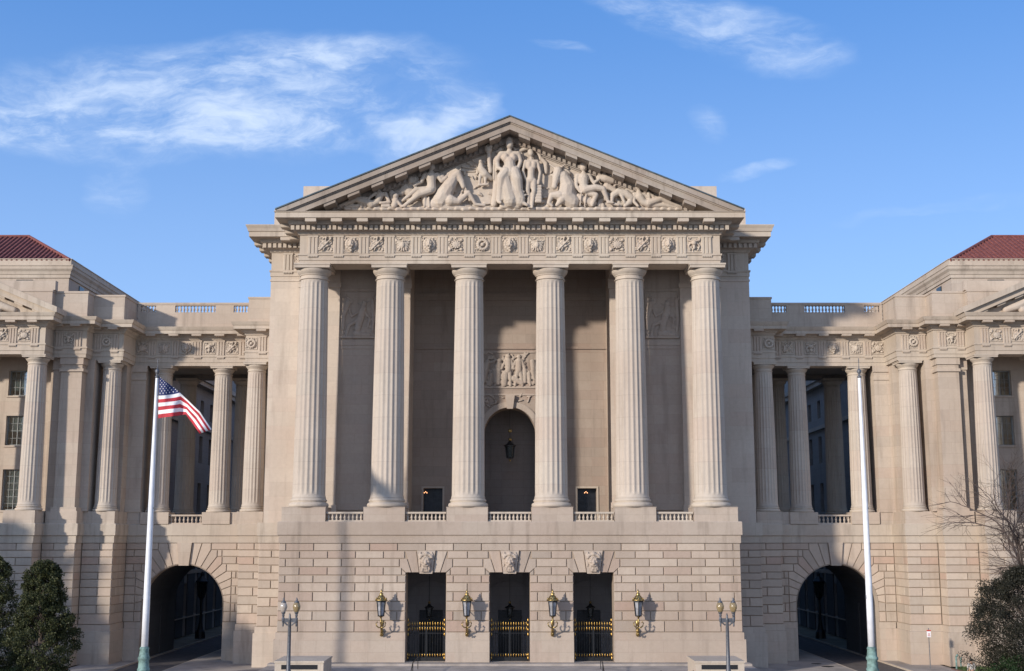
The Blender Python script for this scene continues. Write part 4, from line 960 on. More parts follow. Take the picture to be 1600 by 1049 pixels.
# ================================================================ PAVILIONS AND COURTYARD BLOCKS
def pavilion(sx):
    side = 'left' if sx < 0 else 'right'
    O = empty('office_pavilion', (sx * 45, 10, -.85), 'limestone office block with pedimented portico and red tiled roof at the ' + side + ' edge', 'building')
    path = WPATH[3:]
    q = MB(sx)
    for (x0, x1, yy) in ((32.75, 35.35, 7.5), (35.35, 38.1, 5.9), (38.1, 54, 4.0)): q.box(x0 + .02, x1 - .02, yy + GD, yy + 9, -.85, 8.92)
    obj('wall_core', q, 'groove', O)
    for (x0, x1, yy, ph) in ((32.75, 35.35, 7.5, 33.9), (35.35, 38.1, 5.9, 37.1), (38.1, 54, 4.0, 39.4)): q = MB(sx); rust(q, x0, x1, yy, 'y-', w=2.9, phase=ph); obj('rusticated_wall', q, 'rust', O)
    q = MB(sx)
    for b_ in ((7.55, 11, 32.75, 'x-', 2.6, 8.6), (5.95, 7.4, 35.35, 'x-', 5, 3), (4.05, 5.8, 38.1, 'x-', 5, 3)): q = MB(sx); rust(q, *b_); obj('rusticated_return', q, 'rust', O)
    P2 = [(32.75, 11.0), (32.75, 7.5), (35.35, 7.5), (35.35, 5.9), (38.1, 5.9), (38.1, 4.0), (54, 4.0), (54, 14)]
    q = MB(sx); q.sweep(P2, [(-1, -.85), (.14, -.85), (.14, 1.78), (.05, 1.82), (.05, 2.3), (-1, 2.3)]); obj('plinth_course', q, 'wing', O)
    q = MB(sx); q.sweep(P2, LPROF); obj('ledge_course', q, 'cornice', O)
    q = MB(sx)
    for b_ in ((32.75, 35.36, 7.45, 13), (35.35, 37.9, 5.85, 13), (38.05, 40.6, 3.95, 7)): q = MB(sx); q.box(*b_, 10.5, 11.5); obj('pedestal', q, 'wing', O)
    q = MB(sx); q.box(33.0, 38.1, 9.6, 13, 11.5, 24.16); q.box(34.98, 35.65, 7.2, 9.6, 11.5, 24.16); q.box(37.4, 38.2, 6.55, 9.6, 11.5, 24.16); q.box(37.4, 38.25, 6.45, 6.55, 23.2, 24.16); q.box(35.65, 37.4, 6.1, 9.6, 11.5, 24.16); q.box(35.45, 37.55, 5.9, 9.6, 11.5, 11.8); q.box(35.5, 37.5, 5.95, 9.6, 23.0, 23.25); q.box(35.55, 37.5, 5.98, 9.6, 23.6, 24.16)
    q.box(38.2, 38.5, 6.9, 9.6, 11.5, 24.16)
    obj('pier', q, 'wing', O)
    column('wing', sx * 33.85, 8.35, 11.5, 24.16, .88, .74, O)
    for cx in (38.95, 43.4, 47.9, 52.3): column('wing', sx * cx, 4.95, 11.5, 24.16, .88, .74, O)
    # wall behind the portico with windows
    wins = []
    for z0, z1 in ((21.2, 23.35), (17.0, 19.5), (11.6, 15.0)):
        for cx in (41.6, 45.7, 49.8): wins.append((cx, z0, z1))
    q = MB(sx); xs = [38.2]
    for cx in (41.6, 45.7, 49.8): xs += [cx - .88, cx + .88]
    xs.append(54)
    for a, b_ in zip(xs[::2], xs[1::2]): q.box(a, b_, 8.0, 8.6, 10.5, 24.5)
    for cx in (41.6, 45.7, 49.8):
        for za, zb in ((10.5, 11.6), (15.0, 17.0), (19.5, 21.2), (23.35, 24.5)): q.box(cx - .88, cx + .88, 8.0, 8.6, za, zb)
    q.box(38.2, 54, 9.6, 9.8, 10.5, 24.5); q.box(38.2, 54, 4.9, 9, 24.5, 25.5); q.box(38.2, 54, 5, 8, 10.4, 10.5)
    obj('portico_wall', q, 'wing', O)
    for cx, z0, z1 in wins:
        q = MB(sx); y = 8.3
        q.box(cx - .88, cx - .80, y, y + .1, z0, z1); q.box(cx + .80, cx + .88, y, y + .1, z0, z1); q.box(cx - .80, cx + .80, y, y + .1, z1 - .08, z1); q.box(cx - .80, cx + .80, y, y + .1, z0, z0 + .08)
        q.box(cx - .03, cx + .03, y, y + .1, z0 + .08, z1 - .08)
        nz = max(3, int((z1 - z0) / .55))
        for k in range(1, nz): zz = z0 + (z1 - z0) * k / nz; q.box(cx - .80, cx + .80, y + .02, y + .08, zz - .015, zz + .015)
        for xx in (cx - .4, cx + .4): q.box(xx - .015, xx + .015, y + .02, y + .08, z0 + .08, z1 - .08)
        wo_ = obj('window', q, 'frame', O)
        q = MB(sx); q.box(cx - .80, cx + .80, y + .04, y + .05, z0 + .08, z1 - .08); obj('pane', q, 'clearpane', wo_)
        bh_ = random.Random(int(cx * 31 + z0 * 7 + sx * 5)).uniform(.35, .95) * (z1 - z0); q = MB(sx); q.box(cx - .79, cx + .79, y + .07, y + .085, z1 - bh_, z1 - .08); obj('blind', q, 'blind', wo_)
        q = MB(sx); q.box(cx - .98, cx + .98, 7.9, 8.3, z0 - .14, z0); obj('sill', q, 'wing', wo_)
    # entablature, mutules, triglyphs
    q = MB(sx); q.sweep(P2, WPROF); obj('entablature', q, 'cornice', O)
    q = MB(sx); tg = [(33.5, 7.5), (34.9, 7.5), (36.1, 5.9), (37.6, 5.9)] + [(38.95 + 1.78 * k, 4.0) for k in range(8)]
    for x, y in tg:
        mutule(O, sx * (x - .4), sx * (x + .4), y - .87, y - .25, 26.68, 26.87, 'wing'); q = MB(sx); gutta(q, x, y - .05, 24.93, .62); obj('regula', q, 'wing', O)
    for x, y in tg: c = bpy.data.objects.new('triglyph', META['wt']); COL.objects.link(c); place(c, O, (sx * x, y - .1, 25.07))
    for k, (x, y) in enumerate([(34.2, 7.5), (36.85, 5.9)] + [(39.84 + 1.78 * k, 4.0) for k in range(2)]): metope([3, 5, 1, 4][k], 1.0, sx * x, y - .01, 25.72, O)
    # attic
    q = MB(sx); q.sweep([(32.75, 11.3), (32.75, 7.5), (35.35, 7.5), (35.35, 5.9), (38.1, 5.9), (38.1, 5.2), (54, 5.2)], APROF)
    q.box(38.05, 54, 5.4, 6.0, 29.8, 30.6); q.box(33.1, 54, 8, 12, 27.4, 27.8)
    obj('attic_parapet', q, 'wing', O)
    # pediment
    pc = 45.65; hw = 8.6
    m_ = .42
    q = MB(sx)
    for s2 in (-1, 1):
        q.prism([(pc + s2 * hw, 27.47), (pc, 27.47 + hw * m_), (pc, 27.47 + hw * m_ + .5), (pc + s2 * (hw + .15), 27.9), (pc + s2 * (hw + .15), 27.47)], 2.92, 5.3)
        q.prism([(pc + s2 * (hw - 1.2), 27.47), (pc, 27.47 + (hw - 1.2) * m_), (pc, 27.47 + hw * m_), (pc + s2 * hw, 27.47)], 3.25, 5.3)
        for k in range(5):
            c = .9 + k * 1.5; a, b_ = pc + s2 * (c - .35), pc + s2 * (c + .35); zz = lambda x: 27.47 + (hw - 1.2) * m_ - m_ * abs(x - pc)
            q.prism([(a, zz(a) - .17), (b_, zz(b_) - .17), (b_, zz(b_) + .02), (a, zz(a) + .02)], 3.4, 4.0)
    q.prism([(pc - 8, 27.47), (pc + 8, 27.47), (pc, 27.47 + 8 * m_)], 4.0, 4.6)
    obj('pediment', q, 'cornice', O)
    ch = []
    def q5(x, z, y, r): return ((sx * (pc + x), 4.0 - y, z), r)
    ch += [[q5(-4.9, 27.8, .1, .28), q5(-4.0, 28.1, .15, .34), q5(-3.2, 28.5, .15, .3)], [q5(-3.0, 28.9, .2, .26)], [q5(-3.6, 27.8, .2, .3), q5(-2.4, 27.8, .2, .34)], [q5(-2.2, 28.6, .2, .36), q5(-1.6, 29.3, .2, .3)], [q5(-1, 28, .2, .5), q5(1, 28, .2, .5)], [q5(0, 28.4, .25, .5), q5(0, 29.5, .25, .4)], [q5(0, 30.1, .25, .27)],
           [q5(2.2, 28.4, .2, .4), q5(3.6, 28, .2, .35)]]
    sculpt('pediment_relief', ch, .06, O)
    # set-back attic storey and hipped roof
    q = MB(sx); q.box(40.55, 70, 15.35, 50, 27, 34.0); obj('attic_storey', q, 'wing', O)
    q = MB(sx); q.sweep([(40.5, 50), (40.5, 15.3), (70, 15.3)], [(-.5, 32.9), (0, 32.9), (.06, 32.92), (.06, 33.2), (.12, 33.24), (.18, 33.5), (.34, 33.72), (.36, 33.95), (.42, 34.0), (.42, 34.08), (.14, 34.1), (.14, 34.62), (.2, 34.64), (.2, 34.7), (-.5, 34.7)])
    obj('attic_cornice', q, 'cornice', O)
    for cx in (44.6,):
        q = MB(sx); q.box(cx - .75, cx + .75, 15.25, 15.35, 32.05, 32.75); wq = obj('attic_window', q, 'pane', O)
    q = MB(sx); q.box(40.45, 40.55, 18, 19.2, 31.6, 32.7); obj('attic_window', q, 'pane', O)
    for k in range(1, 5): q = MB(sx); q.box(40.45, 40.55, 18 + 5 * k, 19.2 + 5 * k, 31.6, 32.7); obj('attic_window', q, 'pane', O)
    rz = 38.35; z0 = 34.5
    q = MB(sx); q.add([(40.5, 15.2, z0), (70, 15.2, z0), (70, 21.7, rz), (47.0, 21.7, rz), (40.5, 50, z0), (47.0, 50, rz), (70, 50, rz)], [(0, 1, 2, 3), (0, 3, 5, 4), (3, 2, 6, 5)])
    for k in range(62):
        x = 40.8 + .46 * k; t_ = min(1.0, (x - 40.5) / 6.5)
        q.tube([(x, 15.15, z0 + .03), (x, 15.2 + 6.5 * t_, z0 + (rz - z0) * t_ + .03)], .10, 6)
    q.tube([(40.45, 15.15, z0 + .06), (47.0, 21.7, rz + .06)], .16, 8); q.tube([(47.0, 21.7, rz + .06), (70, 21.7, rz + .06)], .16, 8)
    obj('tiled_roof', q, 'tiles', O)
    return O
pavilion(-1); pavilion(1)

def courtyard(sx):
    side = 'left' if sx < 0 else 'right'
    O = empty('courtyard_block', (sx * 36, 40, -.85), 'shaded stone courtyard facade with window bays seen through the ' + side + ' colonnade and arch', 'building')
    X = 34.6
    q = MB(sx)
    ys = [22.0]; wy = [25 + 4.4 * k for k in range(9)]
    for y in wy: ys += [y - .75, y + .75]
    ys.append(66)
    ZW = [(1.2, 4.6), (7.2, 9.2), (12.2, 15.4), (17.6, 20.6), (22.6, 24.6)]
    for a, b_ in zip(ys[::2], ys[1::2]): q.box(X, X + 1, a, b_, -.85, 29)
    zz = [-.85] + [v for w_ in ZW for v in w_] + [29]
    for y in wy:
        for a, b_ in zip(zz[::2], zz[1::2]): q.box(X, X + 1, y - .75, y + .75, a, b_)
    q.box(20, 40, 66, 67, -.85, 27)
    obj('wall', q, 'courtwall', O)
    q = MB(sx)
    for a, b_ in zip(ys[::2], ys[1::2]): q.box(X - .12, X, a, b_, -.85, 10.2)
    obj('base_storey', q, 'darker', O); q = MB(sx); q.box(20.3, 23.9, 21.95, 23, -.85, 10.4); obj('base_storey', q, 'darker', O)  # lower wall facing, coloured dark for the shade of the closed courtyard
    q = MB(sx); q.box(X - .15, X + 1, 21.9, 66, 5.6, 6.0); q.box(X - .3, X + 1, 21.9, 66, 21.3, 21.7); q.box(X - .7, X + 1, 21.9, 66, 26.0, 26.5); q.box(X - .9, X + 1, 21.9, 66, 26.5, 27.0); q.box(X - .2, X + 1, 21.9, 66, 1.0, 1.12); obj('cornice', q, 'wing', O)
    for y in wy:
        for z0, z1 in ZW:
            q = MB(sx); q.box(X + .35, X + .42, y - .75, y + .75, z0, z1); wq = obj('window', q, 'darkpane', O)
    return O
courtyard(-1); courtyard(1)

# ================================================================ GROUND
def struct(name, mb, mat): o = obj(name, mb, mat); o['kind'] = 'structure'; return o
q = MB(); q.add([(-700, -400, -1.0), (700, -400, -1.0), (700, 900, -1.0), (-700, 900, -1.0)], [(0, 1, 2, 3)]); struct('ground', q, 'ground')
q = MB(); q.box(-22.4, 22.4, -14, 11.0, -1.0, -.85)
for sx in (-1, 1):
    w_ = MB(sx); w_.box(22.4, 26.75, -14, 60, -1.0, -.85); w_.box(31.25, 34.9, -14, 22, -1.0, -.85); w_.box(31.3, 54, -14, -3.2, -1.0, -.851)
    o_ = len(q.v); q.v += w_.v; q.f += [tuple(i + o_ for i in f) for f in w_.f]; q.m += w_.m
struct('pavement', q, 'concrete')
for sx in (-1, 1):
    q = MB(sx); q.box(26.9, 31.1, -14, 60, -1.05, -.97); struct('driveway', q, 'asphalt')
    q = MB(sx); q.box(26.75, 26.9, -14, 60, -1.0, -.84); q.box(31.1, 31.25, -14, 60, -1.0, -.84); struct('kerb', q, 'trim')
q = MB(); q.box(-700, 700, -60, -20, -1.0, -.98); struct('road', q, 'asphalt')
q = MB(); q.box(-54, 54, -20, -14, -1.0, -.84); struct('street_pavement', q, 'concrete')
q = MB(); q.box(-17.9, 17.9, -2.2, -1.05, -.85, .12); q.box(-17.9, 17.9, -8, -2.2, -.85, -.03)
for k in range(5): q.box(-12.6, 12.6, -8.0 - .38 * (k + 1), -8.0 - .38 * k, -.85, -.03 - .16 * (k + 1))
struct('steps', q, 'concrete')
# grass beds
def grass_bed(sx):
    poly = [(34.95, 3.7), (54, 3.7), (54, -3.1), (37.2, -3.1), (34.95, 2.0)]
    q = MB(sx); q.slab([(34.6, 3.9), (54, 3.9), (54, -3.3), (36.7, -3.3), (34.6, 1.6)], -.99, -.80); struct('bed_edging', q, 'mulch')
    q = MB(sx); n = 24; m = 12
    q.slab(poly, -.80, -.72); base = struct('lawn', q, 'grassbase')
    rnd = random.Random(20 + sx); q = MB(sx)
    for k in range(9000):
        x = rnd.uniform(34.9, 47); y = rnd.uniform(-3.1, 3.7)
        if x < 37.2 and y < -3.1 + (37.2 - x) / 2.25 * 5.1: continue
        h = rnd.uniform(.08, .24); a = rnd.uniform(0, PI); w_ = .03
        q.add([(x - w_ * math.cos(a), y - w_ * math.sin(a), -.73), (x + w_ * math.cos(a), y + w_ * math.sin(a), -.73), (x + rnd.uniform(-.06, .06), y + rnd.uniform(-.06, .06), -.73 + h)], [(0, 1, 2)])
    g_ = obj('grass', q, 'blade', recalc=False); g_['kind'] = 'stuff'
grass_bed(1); grass_bed(-1)

# ================================================================ FURNITURE
def wall_lantern(x, label):
    L = empty('wall_lantern', (x, -1.0, 2.05), label, 'lantern', 'gilt lanterns on the podium wall')
    y = -1.95
    q = MB()                                            # bracket
    q.tube([(x, -1.02, 2.1), (x, -1.25, 2.2), (x, -1.6, 2.5), (x, -1.9, 2.75), (x, y, 3.1), (x, y, 3.5)], [.05, .07, .07, .06, .07, .05], 8)
    q.lathe([(.02, 2.0), (.10, 2.05), (.14, 2.2), (.09, 2.35), (.12, 2.5), (.05, 2.62)], x, -1.15, 8)
    for sx in (-1, 1):
        q.tube([(x, y, 2.75), (x + sx * .16, y, 2.72), (x + sx * .32, y, 2.85), (x + sx * .36, y, 3.05), (x + sx * .28, y, 3.16), (x + sx * .22, y, 3.06)], [.05, .055, .05, .045, .04, .03], 6)
        q.tube([(x, -1.3, 2.3), (x + sx * .08, -1.5, 2.1), (x, -1.65, 2.3)], .035, 5)
    q.lathe([(.03, 3.0), (.10, 3.05), (.06, 3.15), (.09, 3.25), (.04, 3.35), (.07, 3.45), (.16, 3.52), (.20, 3.56)], x, y, 10)
    q.tube([(x, -1.02, 4.0), (x, y, 3.5)], .03, 5)
    q.ball((x, -1.05, 3.0), .12, 8, sc=(1, .5, 2))
    obj('bracket', q, 'gold', L, smooth=True)
    q = MB(); N = 6; rt, rbm = .35, .23
    for k in range(N):
        a = 2 * PI * (k + .5) / N; q.tube([(x + rbm * math.cos(a), y + rbm * math.sin(a), 3.58), (x + rt * math.cos(a), y + rt * math.sin(a), 4.62)], .036, 5)
    q.lathe([(rbm + .04, 3.54), (rbm + .05, 3.62), (rbm, 3.62)], x, y, 6, a0=PI / 6); q.lathe([(rt, 4.58), (rt + .06, 4.6), (rt + .06, 4.7), (rt, 4.7)], x, y, 6, a0=PI / 6)
    obj('cage', q, 'iron', L)
    q = MB(); q.lathe([(rbm - .02, 3.6), (rt - .03, 4.6)], x, y, 6, a0=PI / 6); obj('glass', q, 'lglass', L)
    q = MB(); q.lathe([(rt + .1, 4.68), (rt + .12, 4.74), (rt - .02, 4.82), (.29, 4.92), (.23, 5.02), (.18, 5.06), (.13, 5.12), (.16, 5.18), (.12, 5.24), (.05, 5.28), (.09, 5.36), (.05, 5.42), (.02, 5.52)], x, y, 12)
    for k in range(6):
        a = 2 * PI * (k + .5) / 6; q.ball((x + .41 * math.cos(a), y + .41 * math.sin(a), 4.82), .05, 6, sc=(1, 1, 1.7))
    obj('gilt_roof', q, 'gold', L, smooth=True)
for x, lb_ in zip((-9.58, -3.2, 3.2, 9.58), ('gilt wall lantern left of the left gated doorway', 'gilt wall lantern between the left and middle doorways', 'gilt wall lantern between the middle and right doorways', 'gilt wall lantern right of the right gated doorway')): wall_lantern(x, lb_)

def hanging_lantern(x, y, z0, z1, ztop, s_, label, gold=True):
    L = empty('hanging_lantern', (x, y, z0), label, 'lantern')
    q = MB(); N = 6; rt, rb_ = .36 * s_, .26 * s_
    for k in range(N):
        a = 2 * PI * k / N; q.tube([(x + rb_ * math.cos(a), y + rb_ * math.sin(a), z0 + .1), (x + rt * math.cos(a), y + rt * math.sin(a), z1)], .03 * s_, 5)
    q.lathe([(rb_, z0 + .06), (rb_ + .03, z0 + .14)], x, y, 12); q.lathe([(rt + .12 * s_, z1 - .02), (rt + .12 * s_, z1 + .05), (rt * .6, z1 + .2 * s_), (.05, z1 + .45 * s_)], x, y, 12)
    obj('cage', q, 'iron', L)
    q = MB(); q.lathe([(rb_ - .03, z0 + .12), (rt - .03, z1)], x, y, 6); obj('glass', q, 'pane', L)
    q = MB(); q.tube([(x, y, z1 + .4 * s_), (x, y, ztop)], .02, 5); obj('chain', q, 'iron', L)
    q = MB(); q.ball((x, y, z0 - .1), .09 * s_, 8); q.ball((x, y, z1 + .5 * s_), .14 * s_, 8)
    if gold: q.ball((x, y, z1 + 1.3), .17, 8, sc=(1, .6, 1))
    obj('gilt_knob', q, 'gold', L, smooth=True)
hanging_lantern(0, 8.8, 15.9, 17.0, 20.1, 1.1, 'black lantern hanging in the tall arched niche behind the middle columns')
for d, n in zip(DX, ('left', 'middle', 'right')): hanging_lantern(d, 3.2, 3.1, 3.9, 7.3, .8, 'dark lantern hanging inside the ' + n + ' gated doorway', False)

def street_lamp(x, y, label):
    L = empty('street_lamp', (x, y, -.85), label, 'street lamp', 'twin globe street lamps by the steps')
    q = MB(); q.lathe([(.30, -.85), (.30, -.5), (.22, -.4), (.26, .1), (.20, .25), (.24, .9), (.20, 1.05), (.15, 1.15), (.17, 1.3), (.125, 1.4), (.095, 4.3), (.12, 4.35), (.07, 4.45), (.06, 4.62), (.02, 4.72)], x, y, 16)
    obj('post', q, 'lampgrey', L, smooth=True)
    q = MB()
    q.box(x - .48, x + .48, y - .045, y + .045, 4.28, 4.42); q.box(x - .35, x + .35, y - .04, y + .04, 4.18, 4.28)
    for sx in (-1, 1):
        q.tube([(x + sx * .12, y, 4.0), (x + sx * .25, y, 4.12), (x + sx * .38, y, 4.2)], [.05, .05, .06], 6)
        q.lathe([(.03, 3.92), (.055, 4.0), (.05, 4.15), (.09, 4.25), (.10, 4.4), (.06, 4.5), (.09, 4.6), (.07, 4.66), (.12, 4.72), (.13, 4.78)], x + sx * .40, y, 10)
    obj('crossarm', q, 'lampgrey', L)
    for sx in (-1, 1):
        q = MB(); q.lathe([(.11, 4.76), (.17, 4.88), (.225, 5.02), (.235, 5.14), (.20, 5.28), (.14, 5.36)], x + sx * .40, y, 16)
        g_ = obj('globe', q, 'globe2' if (sx < 0 and x < 0) else 'globe', L, smooth=True)
        q = MB(); q.lathe([(.15, 5.34), (.16, 5.38), (.10, 5.46), (.05, 5.5), (.07, 5.56), (.03, 5.62), (.01, 5.68)], x + sx * .40, y, 10); obj('finial', q, 'lampgrey', g_, smooth=True)
street_lamp(-13.4, -19, 'twin globe street lamp left of the steps with one pale globe')
street_lamp(13.3, -19, 'twin globe street lamp right of the steps with two amber globes')

def flagpole(x, y, label):
    L = empty('flagpole', (x, y, -.85), label, 'flagpole', 'white flagpoles in front of the wings')
    q = MB(); q.lathe([(.225, 2.1), (.22, 5), (.18, 12), (.125, 17), (.10, 20.0), (.095, 20.1)], x, y, 20); obj('pole', q, 'white', L, smooth=True)
    q = MB(); q.lathe([(.50, -.85), (.50, -.3), (.40, -.1), (.36, .6), (.42, .75), (.36, .85), (.33, 1.3), (.39, 1.4), (.40, 1.5), (.33, 1.6), (.28, 2.0), (.32, 2.08), (.26, 2.2)], x, y, 20); obj('bronze_base', q, 'copper', L, smooth=True)
    q = MB(); q.lathe([(.10, 20.05), (.16, 20.12), (.10, 20.2), (.05, 20.25), (.10, 20.36), (.16, 20.5), (.10, 20.64), (.03, 20.7), (.02, 21.1), (.04, 21.2), (.005, 21.45)], x, y, 14); obj('finial', q, 'lampgrey', L, smooth=True)
    q = MB(); q.box(x - .27, x - .22, y - .08, y + .02, 5.3, 5.55); q.box(x + .15, x + .21, y - .08, y, 11.2, 11.3); obj('cleat', q, 'lampgrey', L)
PXL = (-24.05, -12.5); PXR = (23.87, -12.5)
flagpole(*PXL, 'white flagpole flying the striped flag in front of the left arch'); flagpole(*PXR, 'bare white flagpole with no flag in front of the right arch')

# flag
def interp(pts, s_):
    for (s0, a0, b0), (s1, a1, b1) in zip(pts[:-1], pts[1:]):
        if s_ <= s1: t_ = (s_ - s0) / (s1 - s0); return a0 + (a1 - a0) * t_, b0 + (b1 - b0) * t_
    return pts[-1][1], pts[-1][2]
TOP = [(0, 248.5, 588), (.2, 262, 599), (.4, 280, 613), (.55, 294, 626), (.75, 313, 644), (1, 331, 671)]
BOT = [(0, 247, 654), (.2, 262, 653), (.4, 277, 651), (.55, 290, 648), (.75, 300, 661), (1, 312, 678)]
def flagpt(s_, t_):
    a = interp(TOP, s_); b_ = interp(BOT, s_); tc_ = .56 * min(1, s_ / .43) ** 1.15; back = 0.0     # the upper part is folded away behind
    if t_ >= tc_: g_ = ((t_ - tc_) / (1 - tc_)) ** (1.25 - .25 * min(1, s_ / .4))
    else: g_ = (tc_ - t_) * .7; back = (.75 * min(1, (tc_ - t_) * 10) + .1) * min(1, s_ * 3)
    u = a[0] + (b_[0] - a[0]) * g_; v = a[1] + (b_[1] - a[1]) * g_
    v += -3.2 * math.sin(PI * min(1, s_ * 1.6)) * t_ * (1 - t_ * .4) * (1 - s_)
    d = 84.5 + .34 * math.sin(2 * PI * (s_ * 1.35 - t_ * .55)) * min(1, s_ * 3) + .10 * math.sin(2 * PI * (s_ * 3.3 + t_ * .8)) * min(1, s_ * 3) + back
    x, z = survey(u, v, d); return Vector((x, d - 97, z))
q = MB(); NS = 60; NR = 39
for j in range(NR + 1):
    for i in range(NS + 1): q.v.append(tuple(flagpt(i / NS, j / NR)))
for j in range(NR):
    for i in range(NS):
        s_ = (i + .5) / NS; st = j // 3
        q.f.append((j * (NS + 1) + i, j * (NS + 1) + i + 1, (j + 1) * (NS + 1) + i + 1, (j + 1) * (NS + 1) + i))
        q.m.append(2 if (s_ < .4 and st < 7) else (0 if st % 2 == 0 else 1))
for r_ in range(9):
    for c_ in range(6 if r_ % 2 == 0 else 5):
        s0 = .4 * ((2 * c_ + 1 + (r_ % 2)) / 12); t0 = (7 / 13) * (r_ + 1) / 10
        for side in (-1, 1):
            P0 = flagpt(s0, t0); nrm = (flagpt(s0 + .01, t0) - P0).cross(flagpt(s0, t0 + .01) - P0).normalized() * .015 * side
            vs = [tuple(P0 + nrm)]
            for k in range(10):
                rr = (.0135 if k % 2 == 0 else .0055); a = 2 * PI * k / 10 - PI / 2
                vs.append(tuple(flagpt(s0 + rr * math.cos(a), max(0, t0 + rr * 1.7 * math.sin(a))) + nrm))
            q.add(vs, [(0, k, k % 10 + 1) for k in range(1, 11)], 1)
fo = obj('flag', q, ['red', 'flagwhite', 'blue'], recalc=False, smooth=True); tag(fo, 'red, white and blue flag of stars and stripes blowing from the left flagpole', 'flag')

# stone blocks flanking the steps
for sx, lb_ in ((-1, 'long stone bench block with a dark slot at the left end of the steps'), (1, 'long stone bench block with a dark slot at the right end of the steps')):
    L = empty('stair_block', (sx * 14.2, -8, -.85), lb_, 'stone block', 'stone blocks flanking the steps')
    q = MB(sx); q.box(12.6, 15.9, -10, -6.1, -.85, .93); q.box(12.55, 15.95, -10.05, -6.05, .93, 1.05); obj('block', q, 'trim', L)
    q = MB(sx); q.box(13.0, 15.45, -10.07, -9.98, .58, .88) if False else q.box(13.0, 15.45, -10.02, -9.95, .50, .80); obj('dark_slot', q, 'black', L)
# handrails
for x, lb_ in ((-6.6, 'dark handrail on the steps before the left doorway'), (6.55, 'dark handrail on the steps before the right doorway')):
    q = MB(); q.tube([(x, -4.6, -.03), (x, -4.6, .86), (x - .05, -5.6, .80), (x - .1, -8.0, .75), (x - .12, -10.2, .05), (x - .12, -10.2, -.8)], .035, 6); q.tube([(x - .1, -8, .75), (x - .1, -8, -.1)], .035, 6)
    tag(obj('handrail', q, 'iron'), lb_, 'handrail', 'handrails on the steps')
for x, lb_ in ((10.35, 'short dark bollard on the steps, nearer the right doorway'), (12.9 - .35, 'short dark bollard standing beside the right stone bench block')):
    q = MB(); q.lathe([(.10, -.85), (.10, -.7), (.06, -.65), (.06, .13), (.09, .16), (.09, .26), (.04, .34)], x, -9.2, 10); tag(obj('bollard', q, 'iron'), lb_, 'bollard', 'dark bollards near the steps')
# manhole covers on the right pavement
for x, y, r_, lb_ in ((25.1, 8.2, .42, 'smaller dark manhole cover by the right arch, nearer the wall'), (25.45, 5.9, .5, 'larger dark manhole cover by the right arch, nearer the street')):
    q = MB(); q.lathe([(r_, -.852), (r_, -.842)], x, y, 20); tag(obj('manhole_cover', q, 'iron'), lb_, 'manhole cover')
# sign on post
L = empty('sign_post', (35.6, 3.2, -.75), 'small white parking sign with a red band on a thin post beside the right lawn', 'sign')
x, z = survey(1451.5, 1000, 100.2); L.location = (x, 3.2, -.75); ORG[L.name] = (x, 3.2, -.75)
q = MB(); q.tube([(x, 3.2, -.75), (x, 3.2, 2.35)], .035, 6); obj('post', q, 'lampgrey', L)
q = MB(); q.box(x - .16, x + .16, 3.13, 3.16, 1.65, 2.1, 0); q.box(x - .16, x + .16, 3.13, 3.16, 2.1, 2.2, 1)
q.box(x - .08, x + .08, 3.118, 3.13, 1.86, 1.92, 1); q.box(x - .1, x + .1, 3.118, 3.13, 1.74, 1.78, 1)
obj('sign_plate', q, ['flagwhite', 'signred'], L)
q = MB(); q.tube([(34.9, 3.4, -.8), (34.9, 3.4, .15), (34.9, 3.15, .25)], .07, 8); q.tube([(35.25, 3.4, -.8), (35.25, 3.4, .0), (35.25, 3.2, .1)], .06, 8); q.ball((34.9, 3.1, .25), .1, 8)
tag(obj('standpipe', q, 'copper'), 'short pair of metal standpipes at the foot of the right wall', 'standpipe')
# cabinet at far left edge
L = empty('utility_cabinet', (-37.5, -13, -.85), 'blue grey metal cabinet with horizontal ribs at the bottom left corner', 'cabinet')
q = MB(); q.box(-39.2, -34.75, -14, -12, -.85, .85); obj('lower_box', q, 'cab', L)
q = MB(); q.box(-39.2, -34.6, -14.1, -11.9, .92, 2.55)
for k in range(5): q.box(-39.15, -34.62, -14.16, -14.1, 1.05 + k * .3, 1.17 + k * .3)
q.box(-39.2, -34.7, -14.0, -12, .85, .92); obj('upper_box', q, 'cab', L)
# passage lamp posts
def passage_lamp(x, y, label):
    L = empty('passage_lamp_post', (x, y, -.85), label, 'lamp post', 'tall dark lamp posts in the carriage passages')
    q = MB(); q.lathe([(.55, -.85), (.5, -.2), (.3, .1), (.22, .6), (.14, .9), (.12, 3.0), (.25, 3.1), (.12, 3.3)], x, y, 12); obj('post', q, 'iron', L)
    q = MB()
    for k in range(6): a = 2 * PI * k / 6; q.tube([(x + .32 * math.cos(a), y + .32 * math.sin(a), 3.4), (x + .55 * math.cos(a), y + .55 * math.sin(a), 4.9)], .05, 5)
    q.lathe([(.3, 3.25), (.4, 3.42), (.3, 3.45)], x, y, 12); q.lathe([(.62, 4.85), (.66, 4.95), (.5, 5.1), (.4, 5.2), (.15, 5.5), (.2, 5.65), (.03, 5.95)], x, y, 12); obj('lantern_cage', q, 'iron', L)
    q = MB(); q.lathe([(.28, 3.42), (.5, 4.88)], x, y, 6); obj('glass', q, 'pane', L)
passage_lamp(-32.0, 35, 'tall dark lamp post seen through the left carriage arch'); passage_lamp(32.0, 35, 'tall dark lamp post seen through the right carriage arch')

